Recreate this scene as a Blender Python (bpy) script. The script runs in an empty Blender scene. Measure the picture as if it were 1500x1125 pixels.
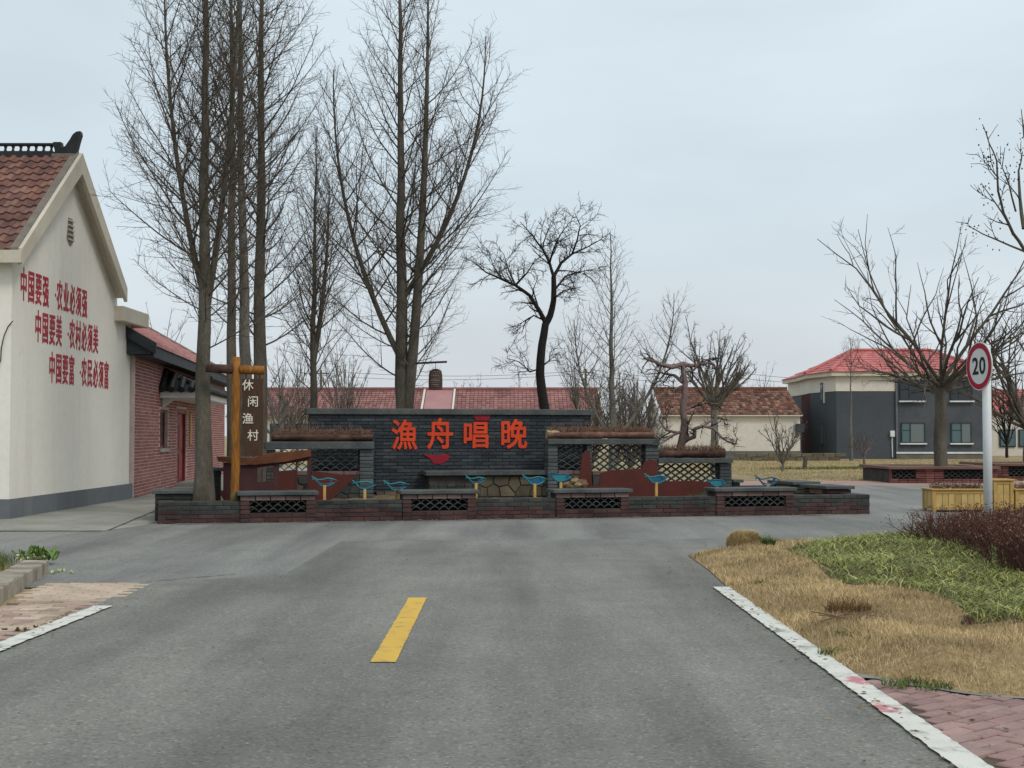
import bpy, math, random
import numpy as np
from mathutils import Vector, Matrix
PI = math.pi
SC = bpy.context.scene
COL = SC.collection

# ---------------------------------------------------------------- camera, sky, sun, exposure
CAM_H, FOC = 1.4, 2000.0                       # eye height in metres, focal length in photo pixels (1500 wide)
PITCH, YAW = math.atan(74.5 / FOC), math.atan(6 / FOC)
cam = bpy.data.cameras.new('camera'); cam.sensor_width = 36; cam.lens = 36 * FOC / 1500
cam.clip_start = 0.1; cam.clip_end = 3000
camo = bpy.data.objects.new('camera', cam); COL.objects.link(camo)
camo.location = (0, 0, CAM_H); camo.rotation_euler = (PI / 2 + PITCH, 0, -YAW)
SC.camera = camo

W = bpy.data.worlds.new('World'); SC.world = W; W.use_nodes = True
SUN_EL, SUN_AZ = math.radians(46), math.radians(138)     # azimuth clockwise from +Y: behind the camera, to the right
nt = W.node_tree; nt.nodes.clear()
def wn(t): return nt.nodes.new(t)
sky = wn('ShaderNodeTexSky'); sky.sky_type = 'NISHITA'; sky.sun_disc = False
sky.sun_elevation = SUN_EL; sky.sun_rotation = SUN_AZ; sky.dust_density = 4.0; sky.air_density = 1.2
b1 = wn('ShaderNodeBackground'); b1.inputs[1].default_value = 0.10
nt.links.new(sky.outputs[0], b1.inputs[0])
tc = wn('ShaderNodeTexCoord'); sep = wn('ShaderNodeSeparateXYZ'); nt.links.new(tc.outputs['Generated'], sep.inputs[0])
ramp = wn('ShaderNodeValToRGB'); e = ramp.color_ramp.elements
e[0].position = 0.0; e[0].color = (0.61, 0.65, 0.69, 1)
e[1].position = 1.0; e[1].color = (0.72, 0.79, 0.83, 1)
m_ = e.new(0.18); m_.color = (0.545, 0.625, 0.680, 1)
m_ = e.new(0.34); m_.color = (0.605, 0.690, 0.735, 1)
nt.links.new(sep.outputs['Z'], ramp.inputs[0])
nz = wn('ShaderNodeTexNoise'); nz.inputs['Scale'].default_value = 2.2; nz.inputs['Detail'].default_value = 4
mp = wn('ShaderNodeMapping'); mp.inputs['Scale'].default_value = (1, 1, 3.2)
nt.links.new(tc.outputs['Generated'], mp.inputs[0]); nt.links.new(mp.outputs[0], nz.inputs[0])
mr = wn('ShaderNodeMapRange'); mr.inputs[1].default_value = 0.3; mr.inputs[2].default_value = 0.7
mr.inputs[3].default_value = 0.88; mr.inputs[4].default_value = 1.11
nt.links.new(nz.outputs[0], mr.inputs[0])
vm = wn('ShaderNodeVectorMath'); vm.operation = 'SCALE'
nt.links.new(ramp.outputs[0], vm.inputs[0]); nt.links.new(mr.outputs[0], vm.inputs['Scale'])
b2 = wn('ShaderNodeBackground'); b2.inputs[1].default_value = 1.0; nt.links.new(vm.outputs[0], b2.inputs[0])
mx = wn('ShaderNodeMixShader'); mx.inputs[0].default_value = 0.85
nt.links.new(b1.outputs[0], mx.inputs[1]); nt.links.new(b2.outputs[0], mx.inputs[2])
wo = wn('ShaderNodeOutputWorld'); nt.links.new(mx.outputs[0], wo.inputs[0])

sl = bpy.data.lights.new('sun', 'SUN'); sl.energy = 1.0; sl.angle = math.radians(14); sl.color = (1.0, 0.965, 0.92)
so = bpy.data.objects.new('sun', sl); COL.objects.link(so)
sd = Vector((math.sin(SUN_AZ) * math.cos(SUN_EL), math.cos(SUN_AZ) * math.cos(SUN_EL), math.sin(SUN_EL)))
so.rotation_euler = sd.to_track_quat('Z', 'Y').to_euler(); so.location = (0, -10, 30)
vs = SC.view_settings; vs.view_transform = 'Standard'; vs.look = 'None'; vs.gamma = 1; vs.exposure = 0.35
try: vs.use_curve_mapping = False
except Exception: pass

# ---------------------------------------------------------------- measuring: a photo pixel as a ray from the eye
_f = np.array([math.sin(YAW) * math.cos(PITCH), math.cos(YAW) * math.cos(PITCH), math.sin(PITCH)])
_r = np.array([math.cos(YAW), -math.sin(YAW), 0.0]); _u = np.cross(_r, _f)
EYE = np.array([0, 0, CAM_H])
def ray(px, py): return _f * FOC + _r * (px - 750) - _u * (py - 562.5)
def G(px, py, z=0.0):
    d = ray(px, py); t = (z - CAM_H) / d[2]; return EYE + d * t
def at(px, py, Y):
    d = ray(px, py); return EYE + d * (Y / d[1])
def atX(px, py, X):
    d = ray(px, py); return EYE + d * (X / d[0])
# the frame of the flower-bed island: u along its front, v towards the back
ISL_A = math.atan2(2.8, 12.0); ISL_O = np.array([-5.5, 21.5, 0.0])
_iu = np.array([math.cos(ISL_A), math.sin(ISL_A), 0]); _iv = np.array([-math.sin(ISL_A), math.cos(ISL_A), 0])
def isl(px, py, v):
    d = ray(px, py); n = _iv; p0 = ISL_O + _iv * v
    t = np.dot(p0 - EYE, n) / np.dot(d, n); p = EYE + d * t
    return float(np.dot(p - ISL_O, _iu)), float(p[2])
def iu(px, v, py=690): return isl(px, py, v)[0]
def iz(py, v, px=650): return isl(px, py, v)[1]
def isl_w(u, v, z=0.0): p = ISL_O + _iu * u + _iv * v; return (float(p[0]), float(p[1]), float(z))

# ---------------------------------------------------------------- objects, names, meshes
def tag(o, label=None, cat=None, group=None, kind=None):
    if label: o['label'] = label
    if cat: o['category'] = cat
    if group: o['group'] = group
    if kind: o['kind'] = kind
    return o
def thing(name, label, cat, loc=(0, 0, 0), rz=0.0, group=None):
    o = bpy.data.objects.new(name, None); COL.objects.link(o); o.empty_display_size = 0.2
    o.location = loc; o.rotation_euler = (0, 0, rz)
    return tag(o, label, cat, group)
def link(name, me, parent=None, loc=None, rot=None, scale=None):
    o = bpy.data.objects.new(name, me); COL.objects.link(o)
    if parent is not None: o.parent = parent
    if loc is not None: o.location = loc
    if rot is not None: o.rotation_euler = rot
    if scale is not None: o.scale = scale
    return o
def copy_tree(o, parent=None):
    c = o.copy(); COL.objects.link(c)
    if parent is not None: c.parent = parent
    for ch in list(o.children): copy_tree(ch, c)
    return c
def mesh_np(name, V, faces, mat=None, smooth=False):
    """V (n,3); faces: list of int arrays (m,k)"""
    me = bpy.data.meshes.new(name); V = np.asarray(V, np.float32)
    me.vertices.add(len(V)); me.vertices.foreach_set('co', V.ravel())
    faces = [np.asarray(f, np.int32) for f in faces if len(f)]
    loops = np.concatenate([f.ravel() for f in faces]); tot = np.concatenate([np.full(len(f), f.shape[1], np.int32) for f in faces])
    st = np.concatenate([[0], np.cumsum(tot)[:-1]]).astype(np.int32)
    me.loops.add(len(loops)); me.loops.foreach_set('vertex_index', loops)
    me.polygons.add(len(tot)); me.polygons.foreach_set('loop_start', st)
    try: me.polygons.foreach_set('loop_total', tot)
    except Exception: pass
    if smooth: me.polygons.foreach_set('use_smooth', np.ones(len(tot), bool))
    me.update(calc_edges=True)
    if mat: me.materials.append(mat)
    return me
class MB:
    def __init__(s): s.v = []; s.f = []
    def add(s, V, F):
        b = len(s.v); s.v += [tuple(map(float, p)) for p in V]; s.f += [tuple(b + i for i in q) for q in F]; return s
    def box(s, x0, x1, y0, y1, z0, z1):
        V = [(x, y, z) for z in (z0, z1) for y in (y0, y1) for x in (x0, x1)]
        return s.add(V, [(0, 2, 3, 1), (4, 5, 7, 6), (0, 1, 5, 4), (2, 6, 7, 3), (0, 4, 6, 2), (1, 3, 7, 5)])
    def bbox(s, x0, x1, y0, y1, z0, z1, b=0.01):
        """box with chamfered edges"""
        x0, x1 = min(x0, x1), max(x0, x1); y0, y1 = min(y0, y1), max(y0, y1); z0, z1 = min(z0, z1), max(z0, z1)
        b = min(b, (x1 - x0) / 3, (y1 - y0) / 3, (z1 - z0) / 3); V = []; I = {}
        for sx in (0, 1):
            for sy in (0, 1):
                for sz in (0, 1):
                    X, Y, Z = (x0, x1)[sx], (y0, y1)[sy], (z0, z1)[sz]; xi, yi, zi = X + (b, -b)[sx], Y + (b, -b)[sy], Z + (b, -b)[sz]
                    I[sx, sy, sz] = len(V); V += [(X, yi, zi), (xi, Y, zi), (xi, yi, Z)]
        F = []
        for s_ in (0, 1):
            q = [(s_, 0, 0), (s_, 1, 0), (s_, 1, 1), (s_, 0, 1)]; q = q if s_ else q[::-1]; F.append(tuple(I[k] for k in q))
            q = [(0, s_, 0), (1, s_, 0), (1, s_, 1), (0, s_, 1)]; q = q[::-1] if s_ else q; F.append(tuple(I[k] + 1 for k in q))
            q = [(0, 0, s_), (1, 0, s_), (1, 1, s_), (0, 1, s_)]; q = q if s_ else q[::-1]; F.append(tuple(I[k] + 2 for k in q))
        for a in (0, 1):
            for c in (0, 1):
                F.append((I[0, a, c] + 1, I[1, a, c] + 1, I[1, a, c] + 2, I[0, a, c] + 2) if (a == c) == False else (I[0, a, c] + 2, I[1, a, c] + 2, I[1, a, c] + 1, I[0, a, c] + 1))
                F.append((I[a, 0, c] + 0, I[a, 1, c] + 0, I[a, 1, c] + 2, I[a, 0, c] + 2) if (a == c) else (I[a, 0, c] + 2, I[a, 1, c] + 2, I[a, 1, c] + 0, I[a, 0, c] + 0))
                F.append((I[a, c, 0] + 0, I[a, c, 1] + 0, I[a, c, 1] + 1, I[a, c, 0] + 1) if (a != c) else (I[a, c, 0] + 1, I[a, c, 1] + 1, I[a, c, 1] + 0, I[a, c, 0] + 0))
        for k, i in I.items():
            F.append((i, i + 1, i + 2) if sum(k) % 2 == 0 else (i + 2, i + 1, i))
        return s.add(V, F)
    def prism(s, poly, d0, d1, axis='y'):
        """polygon (a,b) extruded: axis y -> (a, d, b); x -> (d, a, b); z -> (a, b, d)"""
        n = len(poly); mk = {'y': lambda a, b, d: (a, d, b), 'x': lambda a, b, d: (d, a, b), 'z': lambda a, b, d: (a, b, d)}[axis]
        V = [mk(a, b, d0) for a, b in poly] + [mk(a, b, d1) for a, b in poly]
        F = [tuple(range(n)), tuple(range(2 * n - 1, n - 1, -1))] + [(i, i + n, (i + 1) % n + n, (i + 1) % n) for i in range(n)]
        return s.add(V, F)
    def lathe(s, prof, n=16, cx=0, cy=0, cap=True):
        V = [(cx + r * math.cos(2 * PI * k / n), cy + r * math.sin(2 * PI * k / n), z) for r, z in prof for k in range(n)]
        F = [(j * n + k, j * n + (k + 1) % n, (j + 1) * n + (k + 1) % n, (j + 1) * n + k) for j in range(len(prof) - 1) for k in range(n)]
        if cap: F += [tuple(range(n - 1, -1, -1)), tuple((len(prof) - 1) * n + k for k in range(n))]
        return s.add(V, F)
    def tube(s, pts, r, n=8, cap=True):
        pts = [Vector(p) for p in pts]; rr = r if isinstance(r, (list, tuple)) else [r] * len(pts); V = []
        t0 = (pts[-1] - pts[0]).normalized(); ref = Vector((0, 0, 1)) if abs(t0.z) < 0.8 else Vector((1, 0, 0))
        for i, p in enumerate(pts):
            t = (pts[min(i + 1, len(pts) - 1)] - pts[max(i - 1, 0)]).normalized(); a = t.cross(ref).normalized(); b = t.cross(a)
            V += [p + (a * math.cos(2 * PI * k / n) + b * math.sin(2 * PI * k / n)) * rr[i] for k in range(n)]
        F = [(j * n + k, (j + 1) * n + k, (j + 1) * n + (k + 1) % n, j * n + (k + 1) % n) for j in range(len(pts) - 1) for k in range(n)]
        if cap: F += [tuple(range(n)), tuple((len(pts) - 1) * n + k for k in range(n - 1, -1, -1))]
        return s.add(V, F)
    def mesh(s, name, mat, off=(0, 0, 0), smooth=False):
        me = bpy.data.meshes.new(name); o = off
        me.from_pydata([(x - o[0], y - o[1], z - o[2]) for x, y, z in s.v], [], s.f)
        if mat: me.materials.append(mat)
        if smooth: me.polygons.foreach_set('use_smooth', np.ones(len(me.polygons), bool))
        me.update(); return me
    def build(s, name, mat, parent=None, off=(0, 0, 0), smooth=False):
        return link(name, s.mesh(name, mat, off, smooth), parent)
def tubes_np(polys, sides):
    """polys: list of (pts list, radii list) -> V, [quads]; straight tapered tubes, batched by point count"""
    groups = {}
    for p, r in polys: groups.setdefault(len(p), []).append((p, r))
    Vs, Fs, base = [], [], 0
    ang = np.arange(sides) * 2 * PI / sides; ca, sa = np.cos(ang), np.sin(ang)
    for k, lst in groups.items():
        P = np.array([a for a, _ in lst], float); R = np.array([b for _, b in lst], float); n = len(lst)
        T = np.gradient(P, axis=1); T /= np.linalg.norm(T, axis=2, keepdims=True) + 1e-9
        tm = np.abs((P[:, -1] - P[:, 0])[:, 2]) > 0.8 * np.linalg.norm(P[:, -1] - P[:, 0], axis=1)
        ref = np.where(tm[:, None], np.array([1.0, 0, 0]), np.array([0, 0, 1.0]))[:, None, :]
        A = np.cross(T, np.broadcast_to(ref, T.shape)); A /= np.linalg.norm(A, axis=2, keepdims=True) + 1e-9
        B = np.cross(T, A)
        V = P[:, :, None, :] + R[:, :, None, None] * (A[:, :, None, :] * ca[None, None, :, None] + B[:, :, None, :] * sa[None, None, :, None])
        Vs.append(V.reshape(-1, 3))
        idx = base + np.arange(n * k * sides).reshape(n, k, sides); nx = np.roll(idx, -1, axis=2)
        Fs.append(np.stack([idx[:, :-1], idx[:, 1:], nx[:, 1:], nx[:, :-1]], -1).reshape(-1, 4)); base += n * k * sides
    return np.concatenate(Vs), np.concatenate(Fs)
_glyph = {}
def glyph(ch, w, h, mat, off=0.012, depth=0.01):
    """one character as a mesh w x h centred on the origin in its own XY plane"""
    key = (ch, w, h, mat.name)
    if key in _glyph: return _glyph[key]
    c = bpy.data.curves.new('glyph', 'FONT'); c.body = ch; c.resolution_u = 3
    o = bpy.data.objects.new('glyph', c); COL.objects.link(o)
    dg = bpy.context.evaluated_depsgraph_get(); dg.update()
    me = bpy.data.meshes.new_from_object(o.evaluated_get(dg)); bpy.data.objects.remove(o); bpy.data.curves.remove(c)
    V = np.array([v.co[:] for v in me.vertices]); a, b = V.min(0), V.max(0); cx, cy = ((a + b) / 2)[:2]
    if ch in '0123456789': sx, sy = w / (b[0] - a[0]), h / (b[1] - a[1])
    elif ch == '·': sx = sy = h
    else: cx, cy, sx, sy = 0.5, 0.38, w, h
    n = len(V); V2 = np.stack([(V[:, 0] - cx) * sx, (V[:, 1] - cy) * sy, np.zeros(n)], 1); Vt = V2.copy(); Vt[:, 2] = depth
    polys = [tuple(p.vertices) for p in me.polygons]; cnt = {}
    for p in polys:
        for i in range(len(p)): cnt[(p[i], p[(i + 1) % len(p)])] = 1
    side = [(a_, b_, b_ + n, a_ + n) for (a_, b_) in cnt if (b_, a_) not in cnt]
    tri = [tuple(i + n for i in p) for p in polys] + side; B = np.concatenate([V2, Vt]); AV, AF = [], []
    shifts = [(0, 0)] if off <= 0 else [(math.cos(a) * off, math.sin(a) * off) for a in [k * PI / 4 for k in range(8)]] + [(0, 0)]      # heavier strokes: the same outline laid round itself
    for k, (dx, dy) in enumerate(shifts):
        b0 = sum(map(len, AV)); AV.append(B + np.array([dx * w, dy * h, 0.0004 * k])); AF += [tuple(i + b0 for i in f_) for f_ in tri]
    m2 = bpy.data.meshes.new('character'); m2.from_pydata([tuple(p) for p in np.concatenate(AV)], [], AF)
    m2.materials.append(mat); m2.update(); bpy.data.meshes.remove(me); _glyph[key] = m2
    return m2

# ---------------------------------------------------------------- materials
def lin(h):
    h = h.lstrip('#'); c = [int(h[i:i + 2], 16) / 255 for i in (0, 2, 4)]
    return tuple(x / 12.92 if x <= 0.04045 else ((x + 0.055) / 1.055) ** 2.4 for x in c) + (1,)
def as_c(c): return lin(c) if isinstance(c, str) else tuple(c) + ((1,) if len(c) == 3 else ())
class Mat:
    def __init__(s, name, rough=0.8, spec=0.3, metal=0.0):
        s.m = bpy.data.materials.new(name); s.m.use_nodes = True; s.nt = s.m.node_tree
        s.b = s.nt.nodes['Principled BSDF']; s.b.inputs['Roughness'].default_value = rough
        s.b.inputs['Specular IOR Level'].default_value = spec; s.b.inputs['Metallic'].default_value = metal
        g = s.n('ShaderNodeNewGeometry'); s.pos = g.outputs['Position']
    def n(s, t, **kw):
        x = s.nt.nodes.new(t)
        for k, v in kw.items(): setattr(x, k, v)
        return x
    def l(s, a, b): s.nt.links.new(a, b)
    def map(s, sc, rot=(0, 0, 0)):
        m = s.n('ShaderNodeMapping'); m.inputs['Scale'].default_value = sc; m.inputs['Rotation'].default_value = rot; s.l(s.pos, m.inputs[0]); return m.outputs[0]
    def noise(s, scale, detail=5, rough=0.55, st=(1, 1, 1), rot=(0, 0, 0), dist=0.0):
        t = s.n('ShaderNodeTexNoise'); t.inputs['Scale'].default_value = scale; t.inputs['Detail'].default_value = detail
        t.inputs['Roughness'].default_value = rough; t.inputs['Distortion'].default_value = dist; s.l(s.map(st, rot), t.inputs['Vector']); return t.outputs['Fac']
    def rng(s, x, a, b, c=0.0, d=1.0):
        m = s.n('ShaderNodeMapRange'); m.inputs[1].default_value = a; m.inputs[2].default_value = b; m.inputs[3].default_value = c; m.inputs[4].default_value = d; s.l(x, m.inputs[0]); return m.outputs[0]
    def mixc(s, fac, a, b, mode='MIX'):
        m = s.n('ShaderNodeMix', data_type='RGBA', blend_type=mode)
        for v, i in ((fac, 0), (a, 6), (b, 7)):
            if isinstance(v, (int, float)): m.inputs[i].default_value = v
            elif isinstance(v, (str, tuple, list)): m.inputs[i].default_value = as_c(v)
            else: s.l(v, m.inputs[i])
        return m.outputs[2]
    def ramp(s, x, stops, interp='LINEAR'):
        r = s.n('ShaderNodeValToRGB'); r.color_ramp.interpolation = interp; e = r.color_ramp.elements
        while len(e) < len(stops): e.new(0.5)
        for el, (p, c) in zip(e, stops): el.position = p; el.color = as_c(c)
        s.l(x, r.inputs[0]); return r.outputs[0]
    def rand(s): return s.n('ShaderNodeObjectInfo').outputs['Random']
    def island(s): return s.n('ShaderNodeNewGeometry').outputs['Random Per Island']
    def color(s, c):
        if isinstance(c, (str, tuple, list)): s.b.inputs['Base Color'].default_value = as_c(c)
        else: s.l(c, s.b.inputs['Base Color'])
        return s
    def bump(s, h, dist=0.01, strength=1.0):
        b = s.n('ShaderNodeBump'); b.inputs['Distance'].default_value = dist; b.inputs['Strength'].default_value = strength; s.l(h, b.inputs['Height']); s.l(b.outputs[0], s.b.inputs['Normal']); return s
def simple(name, c1, c2, scale=3.0, rough=0.8, st=(1, 1, 1), bump=0.0, bscale=None, spec=0.3, lo=0.35, hi=0.65, fine=0.12, metal=0.0):
    """two-tone weathered surface with a fine grain"""
    M = Mat(name, rough, spec, metal)
    c = M.mixc(M.rng(M.noise(scale, 6, 0.6, st), lo, hi), c1, c2)
    g = M.rng(M.noise(scale * 14, 3, 0.6, st), 0.3, 0.7, 1 - fine, 1 + fine)
    vmul = M.n('ShaderNodeVectorMath', operation='SCALE'); M.l(c, vmul.inputs[0]); M.l(g, vmul.inputs['Scale'])
    M.color(vmul.outputs[0])
    if bump: M.bump(M.noise(bscale or scale * 8, 5, 0.6, st), bump)
    return M.m
def pieces(name, cols, rough=0.85, bump=0.002, bscale=60, island=False, spec=0.25, dirt=0.25, dscale=6.0):
    """masonry, tile and plank pieces: each piece takes its own tone"""
    M = Mat(name, rough, spec)
    n = len(cols); r = M.island() if island else M.rand()
    c = M.ramp(r, [(i / max(n - 1, 1), k) for i, k in enumerate(cols)])
    d = M.rng(M.noise(dscale, 6, 0.62), 0.35, 0.68, 1 + dirt * 0.4, 1 - dirt)
    g = M.rng(M.noise(dscale * 16, 3, 0.6), 0.3, 0.7, 0.88, 1.12)
    mm = M.n('ShaderNodeMath', operation='MULTIPLY'); M.l(d, mm.inputs[0]); M.l(g, mm.inputs[1])
    v = M.n('ShaderNodeVectorMath', operation='SCALE'); M.l(c, v.inputs[0]); M.l(mm.outputs[0], v.inputs['Scale'])
    M.color(v.outputs[0])
    if bump: M.bump(M.noise(bscale, 4, 0.6), bump)
    return M.m
# ---------------------------------------------------------------- the ground
def asphalt(name, dark, light, streak_rot=0.0, streak=0.25, warm=None):
    M = Mat(name, 0.78, 0.35)
    big = M.rng(M.noise(0.35, 6, 0.6), 0.32, 0.68)
    c = M.mixc(big, dark, light)
    mid = M.rng(M.noise(1.7, 7, 0.65, dist=0.4), 0.42, 0.66)
    c = M.mixc(mid, c, M.mixc(0.55, c, light))
    st = M.rng(M.noise(1.2, 4, 0.55, (1.0, 0.10, 1), (0, 0, streak_rot)), 0.40, 0.68)          # wheel tracks
    k = M.n('ShaderNodeVectorMath', operation='SCALE'); M.l(c, k.inputs[0]); M.l(M.rng(st, 0, 1, 1 + streak * 0.5, 1 - streak), k.inputs['Scale']); c = k.outputs[0]
    sp = M.n('ShaderNodeTexVoronoi'); sp.inputs['Scale'].default_value = 62; M.l(M.map((1, 1, 1)), sp.inputs['Vector'])
    sc = M.n('ShaderNodeSeparateColor'); M.l(sp.outputs['Color'], sc.inputs[0])
    gr = M.n('ShaderNodeMath', operation='MULTIPLY'); M.l(M.rng(sc.outputs[0], .82, .96, 1.0, 1.42), gr.inputs[0]); M.l(M.rng(sc.outputs[1], .04, .20, .68, 1.0), gr.inputs[1])   # pale and dark stones in the mix
    gn = M.n('ShaderNodeMath', operation='MULTIPLY'); M.l(gr.outputs[0], gn.inputs[0]); M.l(M.rng(M.noise(34, 5, 0.75), .3, .7, .87, 1.13), gn.inputs[1])
    chip = M.n('ShaderNodeVectorMath', operation='SCALE'); M.l(c, chip.inputs[0]); M.l(gn.outputs[0], chip.inputs['Scale']); c = chip.outputs[0]
    fl = M.rng(M.noise(26, 3, 0.7), 0.66, 0.74)                                                # pale grit
    c = M.mixc(fl, c, '#a9a89f')
    pt = M.rng(M.noise(0.9, 5, 0.7, dist=1.2), 0.63, 0.67)                                      # worn oily spots
    c = M.mixc(M.rng(pt, 0, 1, 0, 0.35), c, dark)
    M.color(c)
    h = M.n('ShaderNodeMath', operation='ADD'); M.l(sp.outputs['Distance'], h.inputs[0]); M.l(M.noise(3.0, 5), h.inputs[1])
    M.bump(h.outputs[0], 0.006, 0.7)
    return M.m
m_road = asphalt('worn_asphalt', (0.130, 0.127, 0.110), (0.190, 0.186, 0.163), 0.0, 0.32)
m_cross = asphalt('cross_asphalt', (0.144, 0.143, 0.130), (0.208, 0.206, 0.188), PI / 2, 0.32)
m_conc = simple('pavement_concrete', '#97958b', '#7e7c73', 0.9, 0.8, bump=0.004, fine=0.10)
m_earth = simple('dry_earth', '#a08f6c', '#7d6f50', 0.35, 0.95, bump=0.02, bscale=6, fine=0.25)
m_pinkpath = simple('pink_paving', '#a98a80', '#8f7468', 0.6, 0.85)

def sheet(name, pts, z, mat, kind='structure', sub=0):
    me = bpy.data.meshes.new(name); me.from_pydata([(float(p[0]), float(p[1]), z) for p in pts], [], [tuple(range(len(pts)))])
    me.materials.append(mat); me.update()
    if me.polygons[0].normal.z < 0: me.flip_normals()
    o = link(name, me); return tag(o, kind=kind)
sheet('ground', [(-1200, -600), (1200, -600), (1200, 1500), (-1200, 1500)], -0.012, m_earth)
ROAD_L, ROAD_R = -3.25, 1.86
rngp = random.Random(5)
# front road: up to the seam with the crossing road
s1, s2, s3 = G(215, 853), G(415, 843), G(500, 793)
c1 = G(1010, 815); c2 = G(1045, 860)
sheet('road', [(ROAD_L - 0.17, -14), (ROAD_R + 0.17, -14), (ROAD_R + 0.17, c2[1]), (c1[0] + 0.25, c1[1] + 0.4), (c1[0] + 0.6, 18.4), (s3[0], s3[1]), (s2[0], s2[1]), (s1[0], s1[1]), (ROAD_L - 0.17, s1[1])], 0.004, m_road)
sheet('cross_road', [(-60, 12.6), (60, 12.6), (60, 38.0), (6.0, 38.0), (-6.2, 34), (-6.3, 21.0), (-5.9, 19.9), (-60, 19.6)], 0.0, m_cross)
# concrete in front of the houses
pv = sheet('pavement', [(-40, 19.7), (-5.9, 19.95), (-5.6, 21.2), (-6.5, 33.0), (-8.0, 60), (-40, 60)], 0.0, m_conc)
for o in (pv,): o.location.z = 0.004
sheet('far_path', [(5.2, 38.0), (60, 38.0), (60, 41.5), (5.0, 41.5)], -0.002, m_pinkpath)
m_tar = simple('tar_seam', '#3c3e3d', '#565856', 8, 0.7)
def strip(name, pts, w, z, mat, jit=0.0, kind='structure', step=0.18, seed=1):
    rg = random.Random(seed); P = []
    for a, b in zip(pts[:-1], pts[1:]):
        a, b = np.array(a[:2], float), np.array(b[:2], float); n = max(1, int(np.linalg.norm(b - a) / step)); P += [a + (b - a) * i / n for i in range(n)]
    P.append(np.array(pts[-1][:2], float)); V = []
    for i, p in enumerate(P):
        t = P[min(i + 1, len(P) - 1)] - P[max(i - 1, 0)]; t /= np.linalg.norm(t); nn = np.array([t[1], -t[0]])
        for sgn in (-1, 1): q = p + nn * (sgn * w / 2 + rg.uniform(-jit, jit)); V.append((q[0], q[1], z))
    F = [(2 * i, 2 * i + 1, 2 * i + 3, 2 * i + 2) for i in range(len(P) - 1)]
    me = bpy.data.meshes.new(name); me.from_pydata(V, [], F); me.materials.append(mat); me.update()
    o = link(name, me); return tag(o, kind=kind)
strip('tar_seam', [s1, s2 + np.array([-0.5, 0.1, 0])], 0.022, 0.008, m_tar, 0.010, step=.08)
strip('pavement_seam', [(-60, 19.62), (-13, 19.75), (-5.9, 19.93)], 0.05, 0.012, m_tar, 0.015)
strip('pavement_seam', [G(160, 777), G(227, 749)], 0.03, 0.012, m_tar, 0.01)

# painted lines
def paint(name, c, wear, wlo, whi, stains=()):
    M = Mat(name, 0.7, 0.3)
    w = M.rng(M.noise(5.5, 7, 0.7), wlo, whi); w2 = M.rng(M.noise(40, 3, 0.7), 0.62, 0.72, 0, 0.6)
    cc = M.mixc(w, c, wear); cc = M.mixc(w2, cc, wear)
    for (sx, sy) in stains:       # spilled red paint at two spots of the line
        d = M.n('ShaderNodeVectorMath', operation='DISTANCE'); M.l(M.map((1.6, 1, 1)), d.inputs[0]); d.inputs[1].default_value = (sx * 1.6, sy, .016)
        a = M.n('ShaderNodeMath', operation='ADD'); M.l(d.outputs['Value'], a.inputs[0]); M.l(M.rng(M.noise(14, 5, .7), .3, .7, -.10, .10), a.inputs[1])
        cc = M.mixc(M.rng(a.outputs[0], .09, .15, .85, 0), cc, '#b3646c')
    g = M.n('ShaderNodeVectorMath', operation='SCALE'); M.l(cc, g.inputs[0]); M.l(M.rng(M.noise(2.0, 5), 0.3, 0.7, 1.06, 0.9), g.inputs['Scale'])
    M.color(g.outputs[0]); M.bump(M.noise(60, 4), 0.003); return M.m
m_white = paint('white_line_paint', '#cfcec4', '#94938b', 0.50, 0.68, [tuple(G(1258, 1000)[:2]), tuple(G(1292, 1042)[:2])])
m_yellow = paint('yellow_line_paint', '#d0a845', '#8f8460', 0.54, 0.72)
m_redpaint = paint('red_paint_stain', '#b4616a', '#a08a86', 0.42, 0.60)
strip('edge_line', [(ROAD_R + 0.09, -6), (ROAD_R + 0.085, G(1045, 862)[1])], 0.148, 0.016, m_white, 0.006, seed=3, step=0.045)
strip('edge_line', [(ROAD_L - 0.09, -6), (ROAD_L - 0.075, 9.2), (ROAD_L - 0.03, G(155, 890)[1])], 0.15, 0.016, m_white, 0.008, seed=4, step=0.045)
ds, de = G(561, 972), G(612, 877)
strip('centre_line', [ds, de], 0.155, 0.010, m_yellow, 0.004, seed=6, step=0.05)
def blob(name, cx, cy, rx, ry, z, mat, seed, kind='structure', n=18):
    rg = random.Random(seed); pts = []
    for k in range(n):
        a = 2 * PI * k / n; q = rg.uniform(0.55, 1.15); pts.append((cx + rx * q * math.cos(a), cy + ry * q * math.sin(a)))
    return sheet(name, pts, z, mat, kind)
g1, g2 = G(1262, 1000), G(1292, 1042)

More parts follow.
